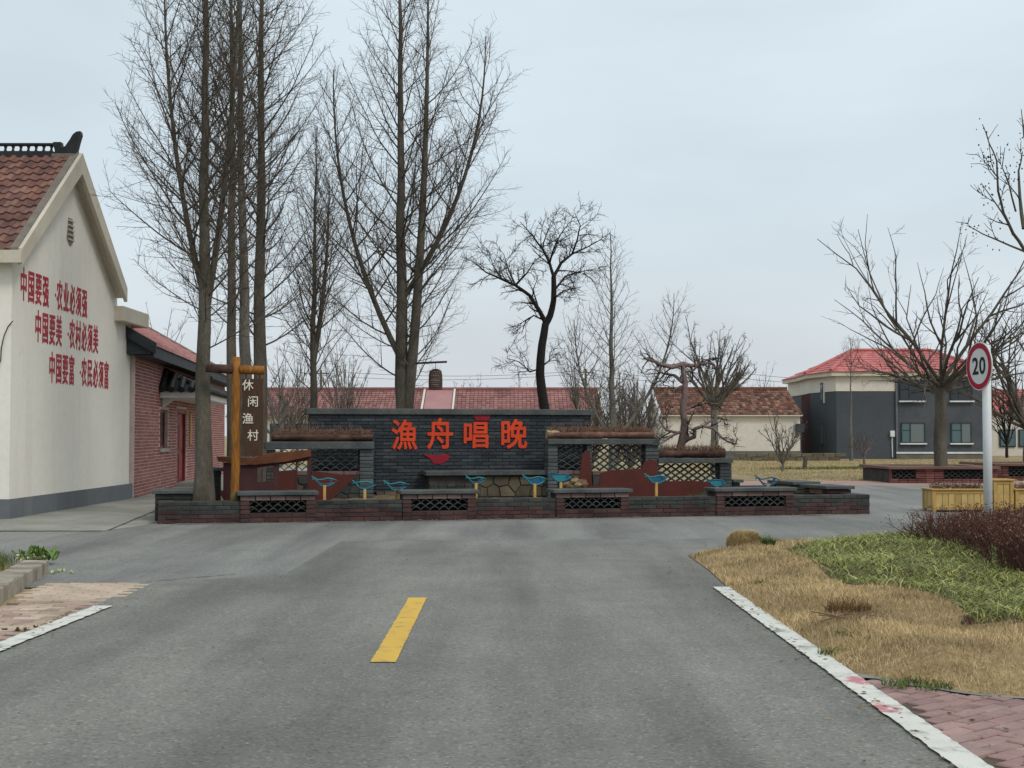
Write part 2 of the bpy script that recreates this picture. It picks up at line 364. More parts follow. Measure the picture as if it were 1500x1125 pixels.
# brick paving: right corner (dusty pink) and left forecourt (sandy pink)
def poly_in(p, poly):
    x, y = p; c = False; n = len(poly)
    for i in range(n):
        (x1, y1), (x2, y2) = poly[i], poly[(i + 1) % n]
        if (y1 > y) != (y2 > y) and x < (x2 - x1) * (y - y1) / (y2 - y1) + x1: c = not c
    return c
def brick_variants(name, L, D, H, mat, n=4, b=0.006, jit=0.003, seed=1, zc=True):
    rg = random.Random(seed); out = []
    for _ in range(n):
        m = MB().bbox(-L / 2, L / 2, -D / 2, D / 2, -H / 2 if zc else 0, H / 2 if zc else H, b)
        m.v = [(x + rg.uniform(-jit, jit), y + rg.uniform(-jit, jit), z + rg.uniform(-jit, jit)) for x, y, z in m.v]
        out.append(m.mesh(name, mat))
    return out
def join_pieces(items):
    """items: list of (mesh, loc, rot) -> one MB"""
    m = MB()
    for me, loc, rz in items:
        c, s = math.cos(rz), math.sin(rz)
        m.add([(loc[0] + v.co.x * c - v.co.y * s, loc[1] + v.co.x * s + v.co.y * c, loc[2] + v.co.z) for v in me.vertices], [tuple(p.vertices) for p in me.polygons])
    return m
def paving(name, poly, ang, L, D, mats, seed, z0, order_key, maxn=300, gap=0.010, base_mat=None):
    base = sheet(name, poly, z0, base_mat)
    rg = random.Random(seed); vs = brick_variants('paver', L - gap, D - gap, 0.05, mats, 4, 0.006, 0.0025, seed)
    xs = [p[0] for p in poly]; ys = [p[1] for p in poly]; cx, cy = sum(xs) / len(xs), sum(ys) / len(ys); R = max(max(xs) - min(xs), max(ys) - min(ys))
    ca, sa = math.cos(ang), math.sin(ang); it = []
    for j in range(int(-R / D), int(R / D)):
        for i in range(int(-R / L), int(R / L)):
            a, b = (i + (0.5 if j % 2 else 0)) * L, j * D; x, y = cx + a * ca - b * sa, cy + a * sa + b * ca
            if poly_in((x, y), poly): it.append((order_key(x, y), x, y))
    it.sort()
    for k, (_, x, y) in enumerate(it[:maxn]):
        link('paver', vs[rg.randrange(4)], base, (x, y, z0 - 0.012 + rg.uniform(-0.004, 0.004)), (rg.uniform(-.015, .015), rg.uniform(-.015, .015), ang + rg.uniform(-.02, .02)))
    rest = it[maxn:]
    if rest:
        o = join_pieces([(vs[rg.randrange(4)], (x, y, z0 - 0.012), ang) for _, x, y in rest]).build('paver', mats, base); tag(o, kind='stuff')
    return base
m_pav_r = pieces('dusty_pink_paver', ['#967872', '#9f827b', '#8f726d', '#a48a83', '#997d77'], 0.8, 0.004, 40, dirt=0.30, dscale=3)
m_pav_l = pieces('sandy_paver', ['#b3a08c', '#9c8876', '#c2af9b', '#ac9488', '#a0877b'], 0.85, 0.005, 40, dirt=0.32, dscale=3)
m_joint = simple('paving_joint_sand', '#4f463e', '#615649', 4, 0.95)
pr = [tuple(G(*q)[:2]) for q in ((1250, 990), (1330, 1003), (1420, 1018), (1500, 1025), (1640, 1040))]
x_in = ROAD_R + 0.17
PR = [(x_in, 1.0), (x_in, pr[0][1])] + pr[1:] + [(5.5, pr[-1][1] - 0.5), (5.5, 1.0)]
strip('paving_edge', [(pr[0][0] - .02, pr[0][1]), pr[0]] + pr[1:], 0.11, 0.0135, simple('pale_edging', '#8f8c84', '#75726a', 4, .9), 0.02, step=.06)
def near(x, y): return y + abs(x) * 0.3 if y > 5.2 else 50 + abs(y - 5)
paving('brick_paving', PR, math.radians(38), 0.21, 0.105, m_pav_r, 8, -0.004, near, base_mat=m_joint)
kl = [tuple(G(*q)[:2]) for q in ((75, 835), (0, 884))]
PL = [(ROAD_L - 0.17, 3.0), (ROAD_L - 0.17, 10.9)] + [(s1[0] + 0.05, s1[1] - 0.12), (G(90, 851)[0], s1[1] - 0.12), (kl[1][0] + 0.1, kl[1][1] - 0.1), (kl[1][0] - 2.2, kl[1][1] - 2.6), (-7, 3.0)]
def nearl(x, y): return y if y > 8.0 else 50 + abs(y - 8)
paving('brick_forecourt', PL, math.radians(3), 0.22, 0.11, m_pav_l, 9, -0.004, nearl, base_mat=m_joint)
# left kerb of upright blocks with a planted bed behind
m_kerb = pieces('kerb_stone', ['#8d8578', '#9d9484', '#82796c', '#a39a8b'], 0.85, 0.004, 50, dirt=0.3)
ka, kb = np.array([G(72, 838)[0], G(72, 838)[1]]), np.array(kl[1]); kd = (kb - ka) / np.linalg.norm(kb - ka)
ke = bpy.data.objects.new('kerb', None); COL.objects.link(ke); tag(ke, kind='structure')
kbv = brick_variants('kerb_stone', 0.245, 0.26, 0.30, m_kerb, 4, 0.012, 0.006, 4)
rg = random.Random(3); kn = np.array([kd[1], -kd[0]])
if kn[0] > 0: kn = -kn
for i in range(16):
    p = ka + kd * (0.13 + i * 0.25) + kn * 0.13
    link('kerb_stone', kbv[i % 4], ke, (p[0], p[1], -0.02 + rg.uniform(-.008, .008)), (0, 0, math.atan2(kd[1], kd[0]) + rg.uniform(-.02, .02)))
kc = ka + kn * 0.30
sheet('garden_soil', [tuple(ka + kn * 0.27 + kd * 0.05), tuple(ka + kn * 0.27 + kd * 4.2), tuple(ka + kn * 6 + kd * 4.2), (-14, 14.9), tuple(ka + kn * 0.5 + np.array([-0.3, 0.75]))], 0.05, simple('garden_soil', '#6d5a41', '#8a7653', 3, 0.95, bump=0.02))

def stained(name, c1, c2, dirt, amt):
    """painted render with rain streaks, blotches and splash marks"""
    M = Mat(name, .85, .3); c = M.mixc(M.rng(M.noise(.5, 6, .6), .35, .65), c1, c2)
    st = M.rng(M.noise(2.6, 5, .6, (1, 1, .07)), .50, .74, 0, amt); c = M.mixc(st, c, dirt)
    c = M.mixc(M.rng(M.noise(1.4, 7, .7), .60, .78, 0, amt * 1.1), c, dirt)
    g = M.n('ShaderNodeVectorMath', operation='SCALE'); M.l(c, g.inputs[0]); M.l(M.rng(M.noise(9, 3), .3, .7, .97, 1.03), g.inputs['Scale']); M.color(g.outputs[0]); M.bump(M.noise(70, 4), .002); return M.m
# ---------------------------------------------------------------- white gabled house on the left
HX = -8.3
def yX(px, X=HX): return float(atX(px, 600, X)[1])
m_cream = stained('cream_render', '#e8e3d8', '#e1dbcf', '#b3ad9d', .22)
m_plinth = stained('grey_plinth_paint', '#5f6469', '#696e72', '#8c877b', .45)
m_cream2 = simple('cream_trim', '#cbc4b2', '#b9b09e', 1.0, 0.8, fine=0.05)
m_black = simple('black_glazed_clay', '#1c1d1f', '#2a2b2c', 4, 0.55, bump=0.003)
m_mortar = simple('grey_mortar', '#68625a', '#7c756b', 4, 0.9, bump=0.004)
m_tile = pieces('brown_red_roof_tile', ['#6b4b45', '#7a564a', '#5f4340', '#856050', '#71524b', '#8b6a57'], 0.75, 0.004, 40, dirt=0.35, dscale=2.2)
m_redch = simple('red_wall_letters', '#b3263a', '#9e2033', 3, 0.6)
Y0, Y1, Y2 = yX(15), yX(170), yX(194)
EV, RG = 4.36, 6.52            # eave and ridge height of the wall
YM = (yX(30, -8.05) + yX(185, -8.05)) / 2
wh = thing('white_house', 'cream rendered gable house with rows of red Chinese slogan lettering', 'house', (HX, YM, 0))
O = (HX, YM, 0); XL = -15.5
m = MB().prism([(Y0, -0.1), (Y1, -0.1), (Y1, EV), (YM, RG), (Y0, EV)], XL, HX, 'x'); m.build('wall', m_cream, wh, O)
MB().box(XL, HX - 0.06, Y1 - 0.01, Y2, -0.1, 3.80).build('wall_extension', m_cream, wh, O)
m = MB().box(HX, HX + 0.018, Y0 - 0.018, Y2 + 0.002, -0.05, 0.33); m.box(XL, HX, Y0 - 0.018, Y0, -0.05, 0.33); m.build('plinth', m_plinth, wh, O)
MB().bbox(XL, HX + 0.2, 28.75, Y2 + 0.55, 3.80, 4.12, 0.012).build('parapet_cornice', m_cream2, wh, O)
# roof: slabs, barge boards, eave fascia, ridge
OV = 0.25; YN, YF = yX(30, HX + OV), yX(185, HX + OV)
pit = (RG + 0.12 - EV - 0.05) / (YM - YN)
def rz(Y): return RG + 0.16 - abs(Y - YM) * pit          # top of the roof deck
TH = 0.16
m = MB()
m.prism([(YN, rz(YN)), (YM, rz(YM)), (YF, rz(YF)), (YF, rz(YF) - TH), (YM, rz(YM) - TH), (YN, rz(YN) - TH)], XL, HX + OV - 0.06, 'x'); m.build('roof_deck', m_cream2, wh, O)
for sgn, yy in ((-1, YN), (1, YF)):
    a = [(YM, rz(YM) + 0.05), (yy, rz(yy) + 0.05), (yy, rz(yy) - 0.24), (YM, rz(YM) - 0.34)]
    MB().prism(a, HX + OV - 0.07, HX + OV, 'x').build('barge_board', m_cream2, wh, O)
MB().box(XL, HX + OV - 0.002, YN - 0.06, YN - 0.002, rz(YN) - 0.20, rz(YN) + 0.01).build('eave_fascia', m_cream2, wh, O)
# clay tiles, near slope piece by piece
sl_len = math.hypot(YM - YN, rz(YM) - rz(YN)); sa = math.atan2(rz(YM) - rz(YN), YM - YN)
TW, ROWS = 0.205, 14; EXP = (sl_len - 0.06) / ROWS
def tile_mesh(w, L, mat, seed=0):
    prof = [(-w / 2, 0.012), (-w * 0.30, 0.0), (-w * 0.08, 0.002), (w * 0.06, 0.020), (w * 0.22, 0.038), (w * 0.40, 0.030), (w / 2 + 0.008, 0.014)]
    V, F = [], []; n = len(prof)
    for (y, up) in ((0.0, 0.030), (L, 0.0)):
        for x, z in prof: V.append((x, y, z + up))
    for x, z in prof: V.append((x, 0.0, z + 0.004))
    F += [(i, i + 1, n + i + 1, n + i) for i in range(n - 1)] + [(2 * n + i, 2 * n + i + 1, i + 1, i) for i in range(n - 1)]
    me = bpy.data.meshes.new('roof_tile'); me.from_pydata(V, [], F); me.materials.append(mat); me.update(); return me
tm = tile_mesh(TW, EXP * 1.18, m_tile); rg = random.Random(11)
NC = int((HX + OV - 0.16 - XL) / TW); spare = []
for c in range(NC):
    x = HX + OV - 0.20 - (c + 0.5) * TW
    for r in range(ROWS):
        s = 0.0 + r * EXP; y = YN - 0.03 + s * math.cos(sa); z = rz(YN) - 0.02 + s * math.sin(sa) + 0.012
        rot = (sa + rg.uniform(-.012, .012), rg.uniform(-.012, .012), rg.uniform(-.01, .01))
        if c < 20: link('roof_tile', tm, wh, (x - O[0], y - O[1], z), rot)
        else: spare.append((x, y, z))
def placed(me, locs, rx, off=(0, 0, 0)):
    m = MB(); c, s = math.cos(rx), math.sin(rx)
    for (x, y, z) in locs:
        m.add([(x + v.co.x, y + v.co.y * c - v.co.z * s, z + v.co.y * s + v.co.z * c) for v in me.vertices], [tuple(p.vertices) for p in me.polygons])
    return m
tag(placed(tm, spare, sa).build('roof_tile', m_tile, wh, O), kind='stuff')
MB().prism([(YN - 0.02, rz(YN) + 0.055), (YM, rz(YM) + 0.075), (YM, rz(YM) - 0.05), (YN - 0.02, rz(YN) - 0.05)], HX + OV - 0.20, HX + OV - 0.071, 'x').build('verge_mortar', m_mortar, wh, O)
m = MB()      # far slope, never in view from the street: stepped courses
for r in range(ROWS):
    ya, yb = YM + r * (YF - YM) / ROWS, YM + (r + 1.1) * (YF - YM) / ROWS
    m.prism([(ya, rz(ya) + 0.01), (yb, rz(yb) + 0.045), (yb, rz(yb) + 0.005), (ya, rz(ya) - 0.01)], XL, HX + OV - 0.071, 'x')
tag(m.build('roof_course', m_tile, wh, O), kind='stuff')
# pierced black ridge
zr = rz(YM); xe = float(atX(80, 225, HX + OV)[0]); xr = at(80, 225, YM)[0]
m = MB().bbox(XL, xr, YM - 0.10, YM + 0.10, zr - 0.04, zr + 0.075, 0.01); m.bbox(XL, xr + 0.02, YM - 0.06, YM + 0.06, zr + 0.19, zr + 0.235, 0.01); m.build('ridge', m_black, wh, O)
k = 0; x = xr - 0.06; w = 0.145
while x > XL + 0.2:        # solid web pieces leaving diamond openings
    MB().prism([(x - 0.030, zr + 0.073), (x + 0.030, zr + 0.073), (x + 0.010, zr + 0.13), (x + 0.030, zr + 0.192), (x - 0.030, zr + 0.192), (x - 0.010, zr + 0.13)], YM - 0.03, YM + 0.03, 'y').build('ridge_web', m_black, wh, O)
    x -= w; k += 1
def yp(px, py): p = at(px, py, YM); return (float(p[0]), float(p[2]))
orn = [yp(*q) for q in ((80, 228), (82, 222), (79, 211), (80, 209), (91, 209), (92, 217), (97, 215), (104, 205), (108, 198), (113, 194), (119, 193), (120, 198), (117, 208), (114, 220), (112, 228))]
MB().prism(orn, YM - 0.07, YM + 0.07, 'y').build('ridge_ornament', m_black, wh, O)
MB().bbox(xr - 0.02, yp(113, 228)[0] - 0.01, YM - 0.13, YM + 0.13, zr - 0.06, zr + 0.02, 0.01).build('ridge_cap', m_mortar, wh, O)
# gable vent: recessed six-sided louvre
def gp(px, py, X=HX): p = atX(px, py, X); return (float(p[1]), float(p[2]))
vc = gp(102.5, 340); vw, vh = 0.20, 0.26
hexa = [(vc[0] - vw * .55, vc[1] + vh), (vc[0] + vw * .55, vc[1] + vh), (vc[0] + vw, vc[1] - vh * .55), (vc[0] + vw * .2, vc[1] - vh), (vc[0] - vw * .2, vc[1] - vh), (vc[0] - vw, vc[1] - vh * .55)]
vent = MB().prism(hexa, HX + 0.001, HX + 0.012, 'x').build('gable_vent', simple('vent_grey', '#8a867b', '#77736a', 5, 0.8), wh, O)
for k in range(5):
    MB().box(HX + 0.012, HX + 0.04, vc[0] - vw * 0.75, vc[0] + vw * 0.75, vc[1] + vh * 0.75 - k * 0.09, vc[1] + vh * 0.75 - k * 0.09 + 0.025).build('louvre_slat', m_cream2, vent, (0, 0, 0)).location = (-O[0] + 0, -O[1], -O[2])
# slogan: three rows of red characters, reading away from the eye
def slogan(text, px0, zc):
    y = yX(px0) + 0.16
    for ch in text:
        if ch == '·':
            MB().prism([(y + 0.16 + 0.03 * math.cos(a), zc - 0.02 + 0.035 * math.sin(a)) for a in [i * PI / 4 for i in range(8)]], HX + 0.001, HX + 0.008, 'x').build('character_dot', m_redch, wh, O)
            y += 0.39; continue
        link('character', glyph(ch, 0.335, 0.60, m_redch, 0.016, 0.005), wh, (0.002, y - O[1], zc), (PI / 2, 0, PI / 2)); y += 0.372
slogan('中国要强·农业必须强', 27, 3.98); slogan('中国要美·农村必须美', 49.4, 3.32); slogan('中国要富·农民必须富', 70.8, 2.63)
# black cable looping down the front wall
MB().tube([at(px, py, Y0 - 0.03) for px, py in ((-14, 545), (-4, 540), (1, 528), (2, 510), (6, 492), (12, 478), (19, 470))], 0.009, 6).build('cable', m_black, wh, O)

# ---------------------------------------------------------------- red brick house behind it
BA = math.radians(5.9); BO = np.array([-8.26, 30.25, 0.0]); bd = np.array([-math.sin(BA), math.cos(BA), 0]); bn = np.array([math.cos(BA), math.sin(BA), 0])
# local frame of the house: x = along its long wall (away from the eye), y = inwards (to the left), z up
def bs(px, off=0.0):
    k = (px - 744) / FOC; o = BO + bn * off; return (o[0] - o[1] * k) / (k * bd[1] - bd[0])
def bz(px, py, off=0.0):
    s = bs(px, off); Y = BO[1] + bd[1] * s + bn[1] * off; return float(at(px, py, Y)[2])
m_rbrick = pieces('red_brickwork', ['#8c5550', '#9a605a', '#7e4c49', '#a5685f', '#92605c'], 0.85, 0.003, 50, island=True, dirt=0.25, dscale=2)
m_rmort = simple('pale_mortar', '#c3b4ac', '#b0a29a', 3, 0.95)
m_redtile = pieces('coral_red_roof_course', ['#b98480', '#c28d88', '#b07a77', '#c89590'], 0.7, 0.003, 40, island=True, dirt=0.2, dscale=2)
m_dark = simple('dark_slate_paint', '#2e3237', '#3a3f44', 3, 0.7)
m_redwood = simple('red_lacquered_wood', '#6e1f24', '#812a2c', 4, 0.5)
m_glass = Mat('dark_window_glass', 0.08, 0.6).color('#20262a').m
m_white = simple('white_paint', '#d9dad8', '#c9cbc9', 2, 0.5, fine=0.03)
bh = thing('brick_house', 'low red brick house with pink tiled roof and black tiled door hood', 'house', tuple(BO), math.atan2(bd[1], bd[0]))
LB, HB, DB = 19.2, 3.15, 6.5
win = (bs(235), bs(246.5), bz(240, 657), bz(240, 600)); dor = (bs(259.5), bs(274), 0.08, bz(266, 599))
# wall core with openings, then brick courses proud of it
m = MB()
def wall_holes(m, L, H, holes, y0, y1):
    xs = sorted(set([0, L] + [h[0] for h in holes] + [h[1] for h in holes]))
    for a, b in zip(xs[:-1], xs[1:]):
        hs = [h for h in holes if h[0] <= a + 1e-6 and h[1] >= b - 1e-6]
        if not hs: m.box(a, b, y0, y1, -0.1, H)
        else:
            h = hs[0]
            if h[2] > 0.1: m.box(a, b, y0, y1, -0.1, h[2])
            m.box(a, b, y0, y1, h[3], H)
wall_holes(m, LB, HB, [win, dor], 0.0, 0.24)
m.box(0, LB, 0.24, DB, -0.1, HB - 0.01) if False else None
m.box(0, 0.24, 0.245, DB, -0.1, HB); m.box(LB - 0.24, LB, 0.245, DB, -0.1, HB); m.box(0.245, LB - 0.245, DB - 0.24, DB, -0.1, HB)
m.prism([(0.0, HB + .001), (DB, HB + .001), (DB / 2, HB + 2.1)], 0.0, 0.24, 'x')
m.build('wall', m_rmort, bh)
m = MB(); rg = random.Random(4); ch_, cl = 0.075, 0.245; 
for j in range(int(HB / ch_)):
    x = -0.12 if j % 2 else 0.0; z = 0.005 + j * ch_
    while x < LB - 0.02:
        a, b = max(0.0, x) + 0.005, min(LB, x + cl) - 0.008; x += cl
        if b - a < 0.04: continue
        if any(a < h[1] and b > h[0] and z + ch_ > h[2] and z < h[3] for h in (win, dor)): continue
        d = rg.uniform(0.006, 0.012); m.box(a, b, -d, 0.004, z, z + ch_ - 0.020)
tag(m.build('brick', m_rbrick, bh), kind='stuff')
# roof: eave board, stepped tile courses, hipped far end
EVZ, OVB = HB + 0.02, 0.45; rise = 2.15; half = DB / 2
MB().box(-0.3, LB + 0.3, -OVB, -OVB + 0.05, EVZ - 0.06, EVZ + 0.20).build('eave_board', m_dark, bh)
MB().box(-0.3, LB + 0.3, -OVB + 0.052, -0.02, EVZ - 0.04, EVZ - 0.012).build('soffit', m_dark, bh)
n = 12; m = MB()
hipx = 3.4
for r in range(n):
    t0, t1 = r / n, (r + 1) / n
    for (sg, yb) in ((1, -OVB - 0.04), (-1, DB + OVB)):
        ya, yc = (yb + (half - yb) * t0), (yb + (half - yb) * t1); za, zc = EVZ + 0.2 + rise * t0, EVZ + 0.2 + rise * t1
        xe0, xe1 = LB + 0.35 - hipx * t0, LB + 0.35 - hipx * t1
        nseg = 26
        for q in range(nseg):
            u0, u1 = q / nseg, (q + 1) / nseg
            V = [(-0.35 + (xe0 + .35) * u0 + .003, ya, za + 0.065), (-0.35 + (xe0 + .35) * u1 - .003, ya, za + 0.065), (-0.35 + (xe1 + .35) * u1 - .003, yc, zc + 0.005), (-0.35 + (xe1 + .35) * u0 + .003, yc, zc + 0.005)]
            V += [(V[0][0], ya, za - 0.012), (V[1][0], ya, za - 0.012)]
            m.add(V, [(0, 1, 2, 3), (4, 5, 1, 0)] if sg > 0 else [(3, 2, 1, 0), (0, 1, 5, 4)])
    ya, yc = -OVB - 0.04 + (half + OVB + .04) * t0, DB + OVB - (half + OVB) * t0; xa, xb = LB + 0.35 - hipx * t0, LB + 0.35 - hipx * t1
    ya1, yc1 = -OVB - 0.04 + (half + OVB + .04) * t1, DB + OVB - (half + OVB) * t1
    m.add([(xa, ya, EVZ + .2 + rise * t0 + .03), (xa, yc, EVZ + .2 + rise * t0 + .03), (xb, yc1, EVZ + .2 + rise * t1), (xb, ya1, EVZ + .2 + rise * t1)], [(0, 1, 2, 3)])
tag(m.build('roof_course', m_redtile, bh), kind='stuff')
MB().prism([(-OVB + .06, EVZ + .0), (-OVB + .06, EVZ + .16), (half, EVZ + .15 + rise), (DB + OVB - .06, EVZ + .16), (DB + OVB - .06, EVZ + .0)], -.345, LB - hipx, 'x').build('roof_deck', m_dark, bh)
MB().tube([(LB + 0.36, -OVB - 0.05, EVZ + 0.24), (LB + 0.35 - hipx, half, EVZ + 0.24 + rise)], 0.07, 8).build('hip_ridge', m_mortar, bh)
MB().tube([(-0.3, half, EVZ + 0.24 + rise), (LB + 0.35 - hipx, half, EVZ + 0.24 + rise)], 0.09, 8).build('roof_ridge', m_redtile, bh)
chs = 3.0; MB().bbox(chs, chs + 0.5, half - 0.3, half + 0.3, EVZ + rise - 0.1, EVZ + rise + 0.62, 0.01).build('chimney', m_rbrick, bh)
for sg_, ya_ in ((1, -OVB - .06), (-1, DB + OVB + .02)): MB().prism([(ya_, EVZ + .25), (half, EVZ + .26 + rise), (half, EVZ - .02 + rise), (ya_, EVZ + .0)], -.42, -.352, 'x').build('verge_board', m_dark, bh)
# window: frame, mullion, two panes, sill
wn_ = MB(); x0, x1, z0, z1 = win
for b in ((x0 + .002, x0 + .07, z0 + .002, z1 - .002), (x1 - .07, x1 - .002, z0 + .002, z1 - .002), (x0 + .072, x1 - .072, z0 + .002, z0 + .07), (x0 + .072, x1 - .072, z1 - .07, z1 - .002), ((x0 + x1) / 2 - .03, (x0 + x1) / 2 + .03, z0 + .072, z1 - .072)): wn_.box(b[0], b[1], 0.08, 0.14, b[2], b[3])
w_ = wn_.build('window', m_redwood, bh)
MB().box(x0 + .07, (x0 + x1) / 2 - .03, 0.10, 0.12, z0 + .07, z1 - .07).build('pane', m_glass, w_); MB().box((x0 + x1) / 2 + .03, x1 - .07, 0.10, 0.12, z0 + .07, z1 - .07).build('pane', m_glass, w_)
MB().bbox(x0 - .08, x1 + .08, -0.06, 0.10, z0 - .09, z0 + .001, 0.008).build('sill', simple('pale_sill', '#a39b93', '#8f8780', 4), w_)
x0, x1, z0, z1 = dor
fr = MB(); fr.box(x0 + .002, x0 + .10, 0.03, 0.16, 0.0, z1 - .002); fr.box(x1 - .10, x1 - .002, 0.03, 0.16, 0.0, z1 - .002); fr.box(x0 + .102, x1 - .102, 0.03, 0.16, z1 - .12, z1 - .002)
dr = fr.build('door', m_redwood, bh)
for a, b in ((x0 + .10, (x0 + x1) / 2 - .004), ((x0 + x1) / 2 + .004, x1 - .10)):
    lf = MB().box(a, b, 0.10, 0.14, 0.05, z1 - .125)
    for zz in (0.18, 1.0): lf.bbox(a + .12, b - .12, 0.085, 0.101, zz, zz + 0.68, 0.01)
    lf.build('door_leaf', m_redwood, dr)
MB().bbox(x0 - .3, x1 + .4, -0.75, 0.0, -0.02, 0.11, 0.01).build('door_step', m_conc, bh)
# hood over the door: plaster box on brackets and a hipped black tile roof with curled tips
h0, h1, dp = bs(231) + 0.3, bs(231) + 8.0, 0.95
zb = bz(231, 582)
hood = MB().bbox(h0, h1, -dp, -0.01, zb, zb + 0.16, 0.01).build('door_hood', m_white, bh)
m = MB(); zt, zh = zb + 0.165, zb + 0.66; E_ = 0.12
m.add([(h0 - E_, -dp - E_, zt), (h1 + E_, -dp - E_, zt), (h1 - .7, -0.02, zh), (h0 + .7, -0.02, zh), (h0 - E_, -0.02, zt), (h1 + E_, -0.02, zt)], [(0, 1, 2, 3), (4, 0, 3), (1, 5, 2), (4, 5, 1, 0)])
m.build('hood_roof', m_black, hood)
for k in range(5):         # rolls on the near hip face
    y = -0.06 - k * (dp + E_ - .1) / 4; t = 1 - (k / 4) * 0.9
    MB().tube([(h0 - E_ - .03, y, zt + .03), (h0 - E_ + (0.7 + E_) * t, y, zt + .04 + (zh - zt) * t)], 0.085, 8).build('hood_tile', m_black, hood)
nt_ = 26
for k in range(nt_):       # rolls on the long face
    x = h0 + 0.1 + k * (h1 - h0 - .2) / (nt_ - 1); t = min(1, (x - h0 + E_) / (0.7 + E_), (h1 + E_ - x) / (0.7 + E_)); 
    MB().tube([(x, -dp - E_ - .03, zt + .03), (x, -dp - E_ + (dp + E_) * t, zt + .04 + (zh - zt) * t)], 0.06, 6).build('hood_tile', m_black, hood)
for xx, sx in ((h0 - E_, -1), (h1 + E_, 1)):
    MB().tube([(xx - sx * 0.85, -0.05, zh + .03), (xx - sx * .2, -dp - E_ + .18, zt + .16), (xx + sx * .05, -dp - E_ - .05, zt + .12), (xx + sx * .22, -dp - E_ - .2, zt + .22), (xx + sx * .27, -dp - E_ - .24, zt + .36)], [.07, .07, .07, .055, .03], 8).build('hood_ridge', m_black, hood)
for x in (h0 + .5, h1 - .5):
    MB().prism([(-0.0, zb - .22), (-0.06, zb - .22), (-dp * .35, zb - .01), (0.0, zb - .01)], x - .05, x + .05, 'x').build('hood_bracket', m_white, hood)
p = BO + bd * bs(279) + bn * 0.03
pl = thing('door_plaque', 'narrow upright yellow wooden plaque on the brick wall beside the red door', 'plaque', (float(p[0]), float(p[1]), bz(279, 652)), math.atan2(bd[1], bd[0]))
hgt = bz(279, 606) - bz(279, 652); m_ywood = simple('varnished_yellow_wood', '#b3883f', '#96692b', 6, 0.5, (8, 8, 1))
MB().bbox(-0.17, 0.17, -0.005, 0.025, 0, hgt, 0.01).build('board', m_ywood, pl)
# ---------------------------------------------------------------- the brick-edged flower bed in the middle
def ithing(name, label, cat, u, v, z=0.0, group=None, turn=0.0):
    o = thing(name, label, cat, isl_w(u, v, z), ISL_A + turn, group); o['_o'] = (u, v, z); return o
def off(o): return tuple(o['_o'])
m_rb = pieces('maroon_brick', ['#46302f', '#4e3735', '#402c2c', '#533c38', '#4a3532', '#503f3a'], 0.85, 0.004, 50, dirt=0.40, dscale=3)
m_gb = pieces('dark_grey_brick', ['#393c3a', '#41433f', '#323533', '#474843', '#3c3d3b'], 0.85, 0.004, 50, dirt=0.40, dscale=3)
m_core = simple('dark_mortar', '#33302f', '#454140', 4, 0.95)
m_cope = simple('slate_coping', '#3d4142', '#565a58', 2.2, 0.75, bump=0.006, bscale=25, fine=0.2)
m_soil = simple('bed_soil', '#5b4d38', '#7b6b4d', 1.6, 0.95, bump=0.03, bscale=8, fine=0.3)
m_pinkb = pieces('pinkish_grey_brick', ['#6b5855', '#78635e', '#5f4e4c', '#82706a'], 0.85, 0.004, 50, dirt=0.35, dscale=3)
m_lat = pieces('grey_roof_tile', ['#3b4040', '#474c4a', '#333838', '#525650'], 0.8, 0.003, 50, dirt=0.3)
LF = iu(1275, 0, 740); WT = iz(737, 0, 700)
FH = 0.345
DEP = 4.6
bed = ithing('flower_bed', 'long raised flower bed edged with dark grey over maroon brickwork', 'flower bed', LF / 2, DEP / 2)
ob = off(bed); T = 0.24
benches = [(iu(a, -.03, 740), iu(b, -.03, 740)) for a, b, _ in ((352, 462, 0), (590, 698, 0), (815, 922, 0), (1050, 1163, 0))]
m = MB(); xs_ = [0.012] + [q + s_ for a, b in benches for q, s_ in ((a, .03), (b, -.03))] + [LF - .012]
for a, b in zip(xs_[::2], xs_[1::2]): m.box(a, b, 0.012, T - .012, -0.05, FH - .004)
m.box(0.012, T - .012, T - .012, DEP, -0.05, FH - .004); m.box(LF - T + .012, LF - .012, T - .012, DEP, -0.05, FH - .004); m.box(T - .012, LF - T + .012, DEP - T, DEP - .012, -0.05, FH - .004)
m.build('wall_core', m_core, bed, ob)
m = MB(); rg = random.Random(2); nx, ny = 60, 22; H = {}
for i in range(nx + 1):
    for j in range(ny + 1):
        x = T - .01 + (LF - 2 * T + .02) * i / nx; y = T - .01 + (DEP - 2 * T + .02) * j / ny
        H[i, j] = len(m.v); m.v.append((x, y, 0.24 + rg.uniform(-.02, .03) + 0.05 * math.sin(x * 1.3) * math.sin(y * 1.7)))
m.f = [(H[i, j], H[i + 1, j], H[i + 1, j + 1], H[i, j + 1]) for i in range(nx) for j in range(ny)]
m.build('soil', m_soil, bed, ob, True)
bench_px = [(352, 462, 720), (590, 698, 718), (815, 922, 716.5), (1050, 1163, 714.5)]
benches = []
for a, b, t in bench_px: benches.append((iu(a, -.03, 740), iu(b, -.03, 740)))
BL, BHH, nC = 0.25, 0.069, 5
gv = {m_: brick_variants('brick', BL - .010, 0.12, BHH - .010, m_, 4, 0.006, 0.003, i) for i, m_ in enumerate((m_rb, m_gb, m_pinkb))}
rg = random.Random(21)
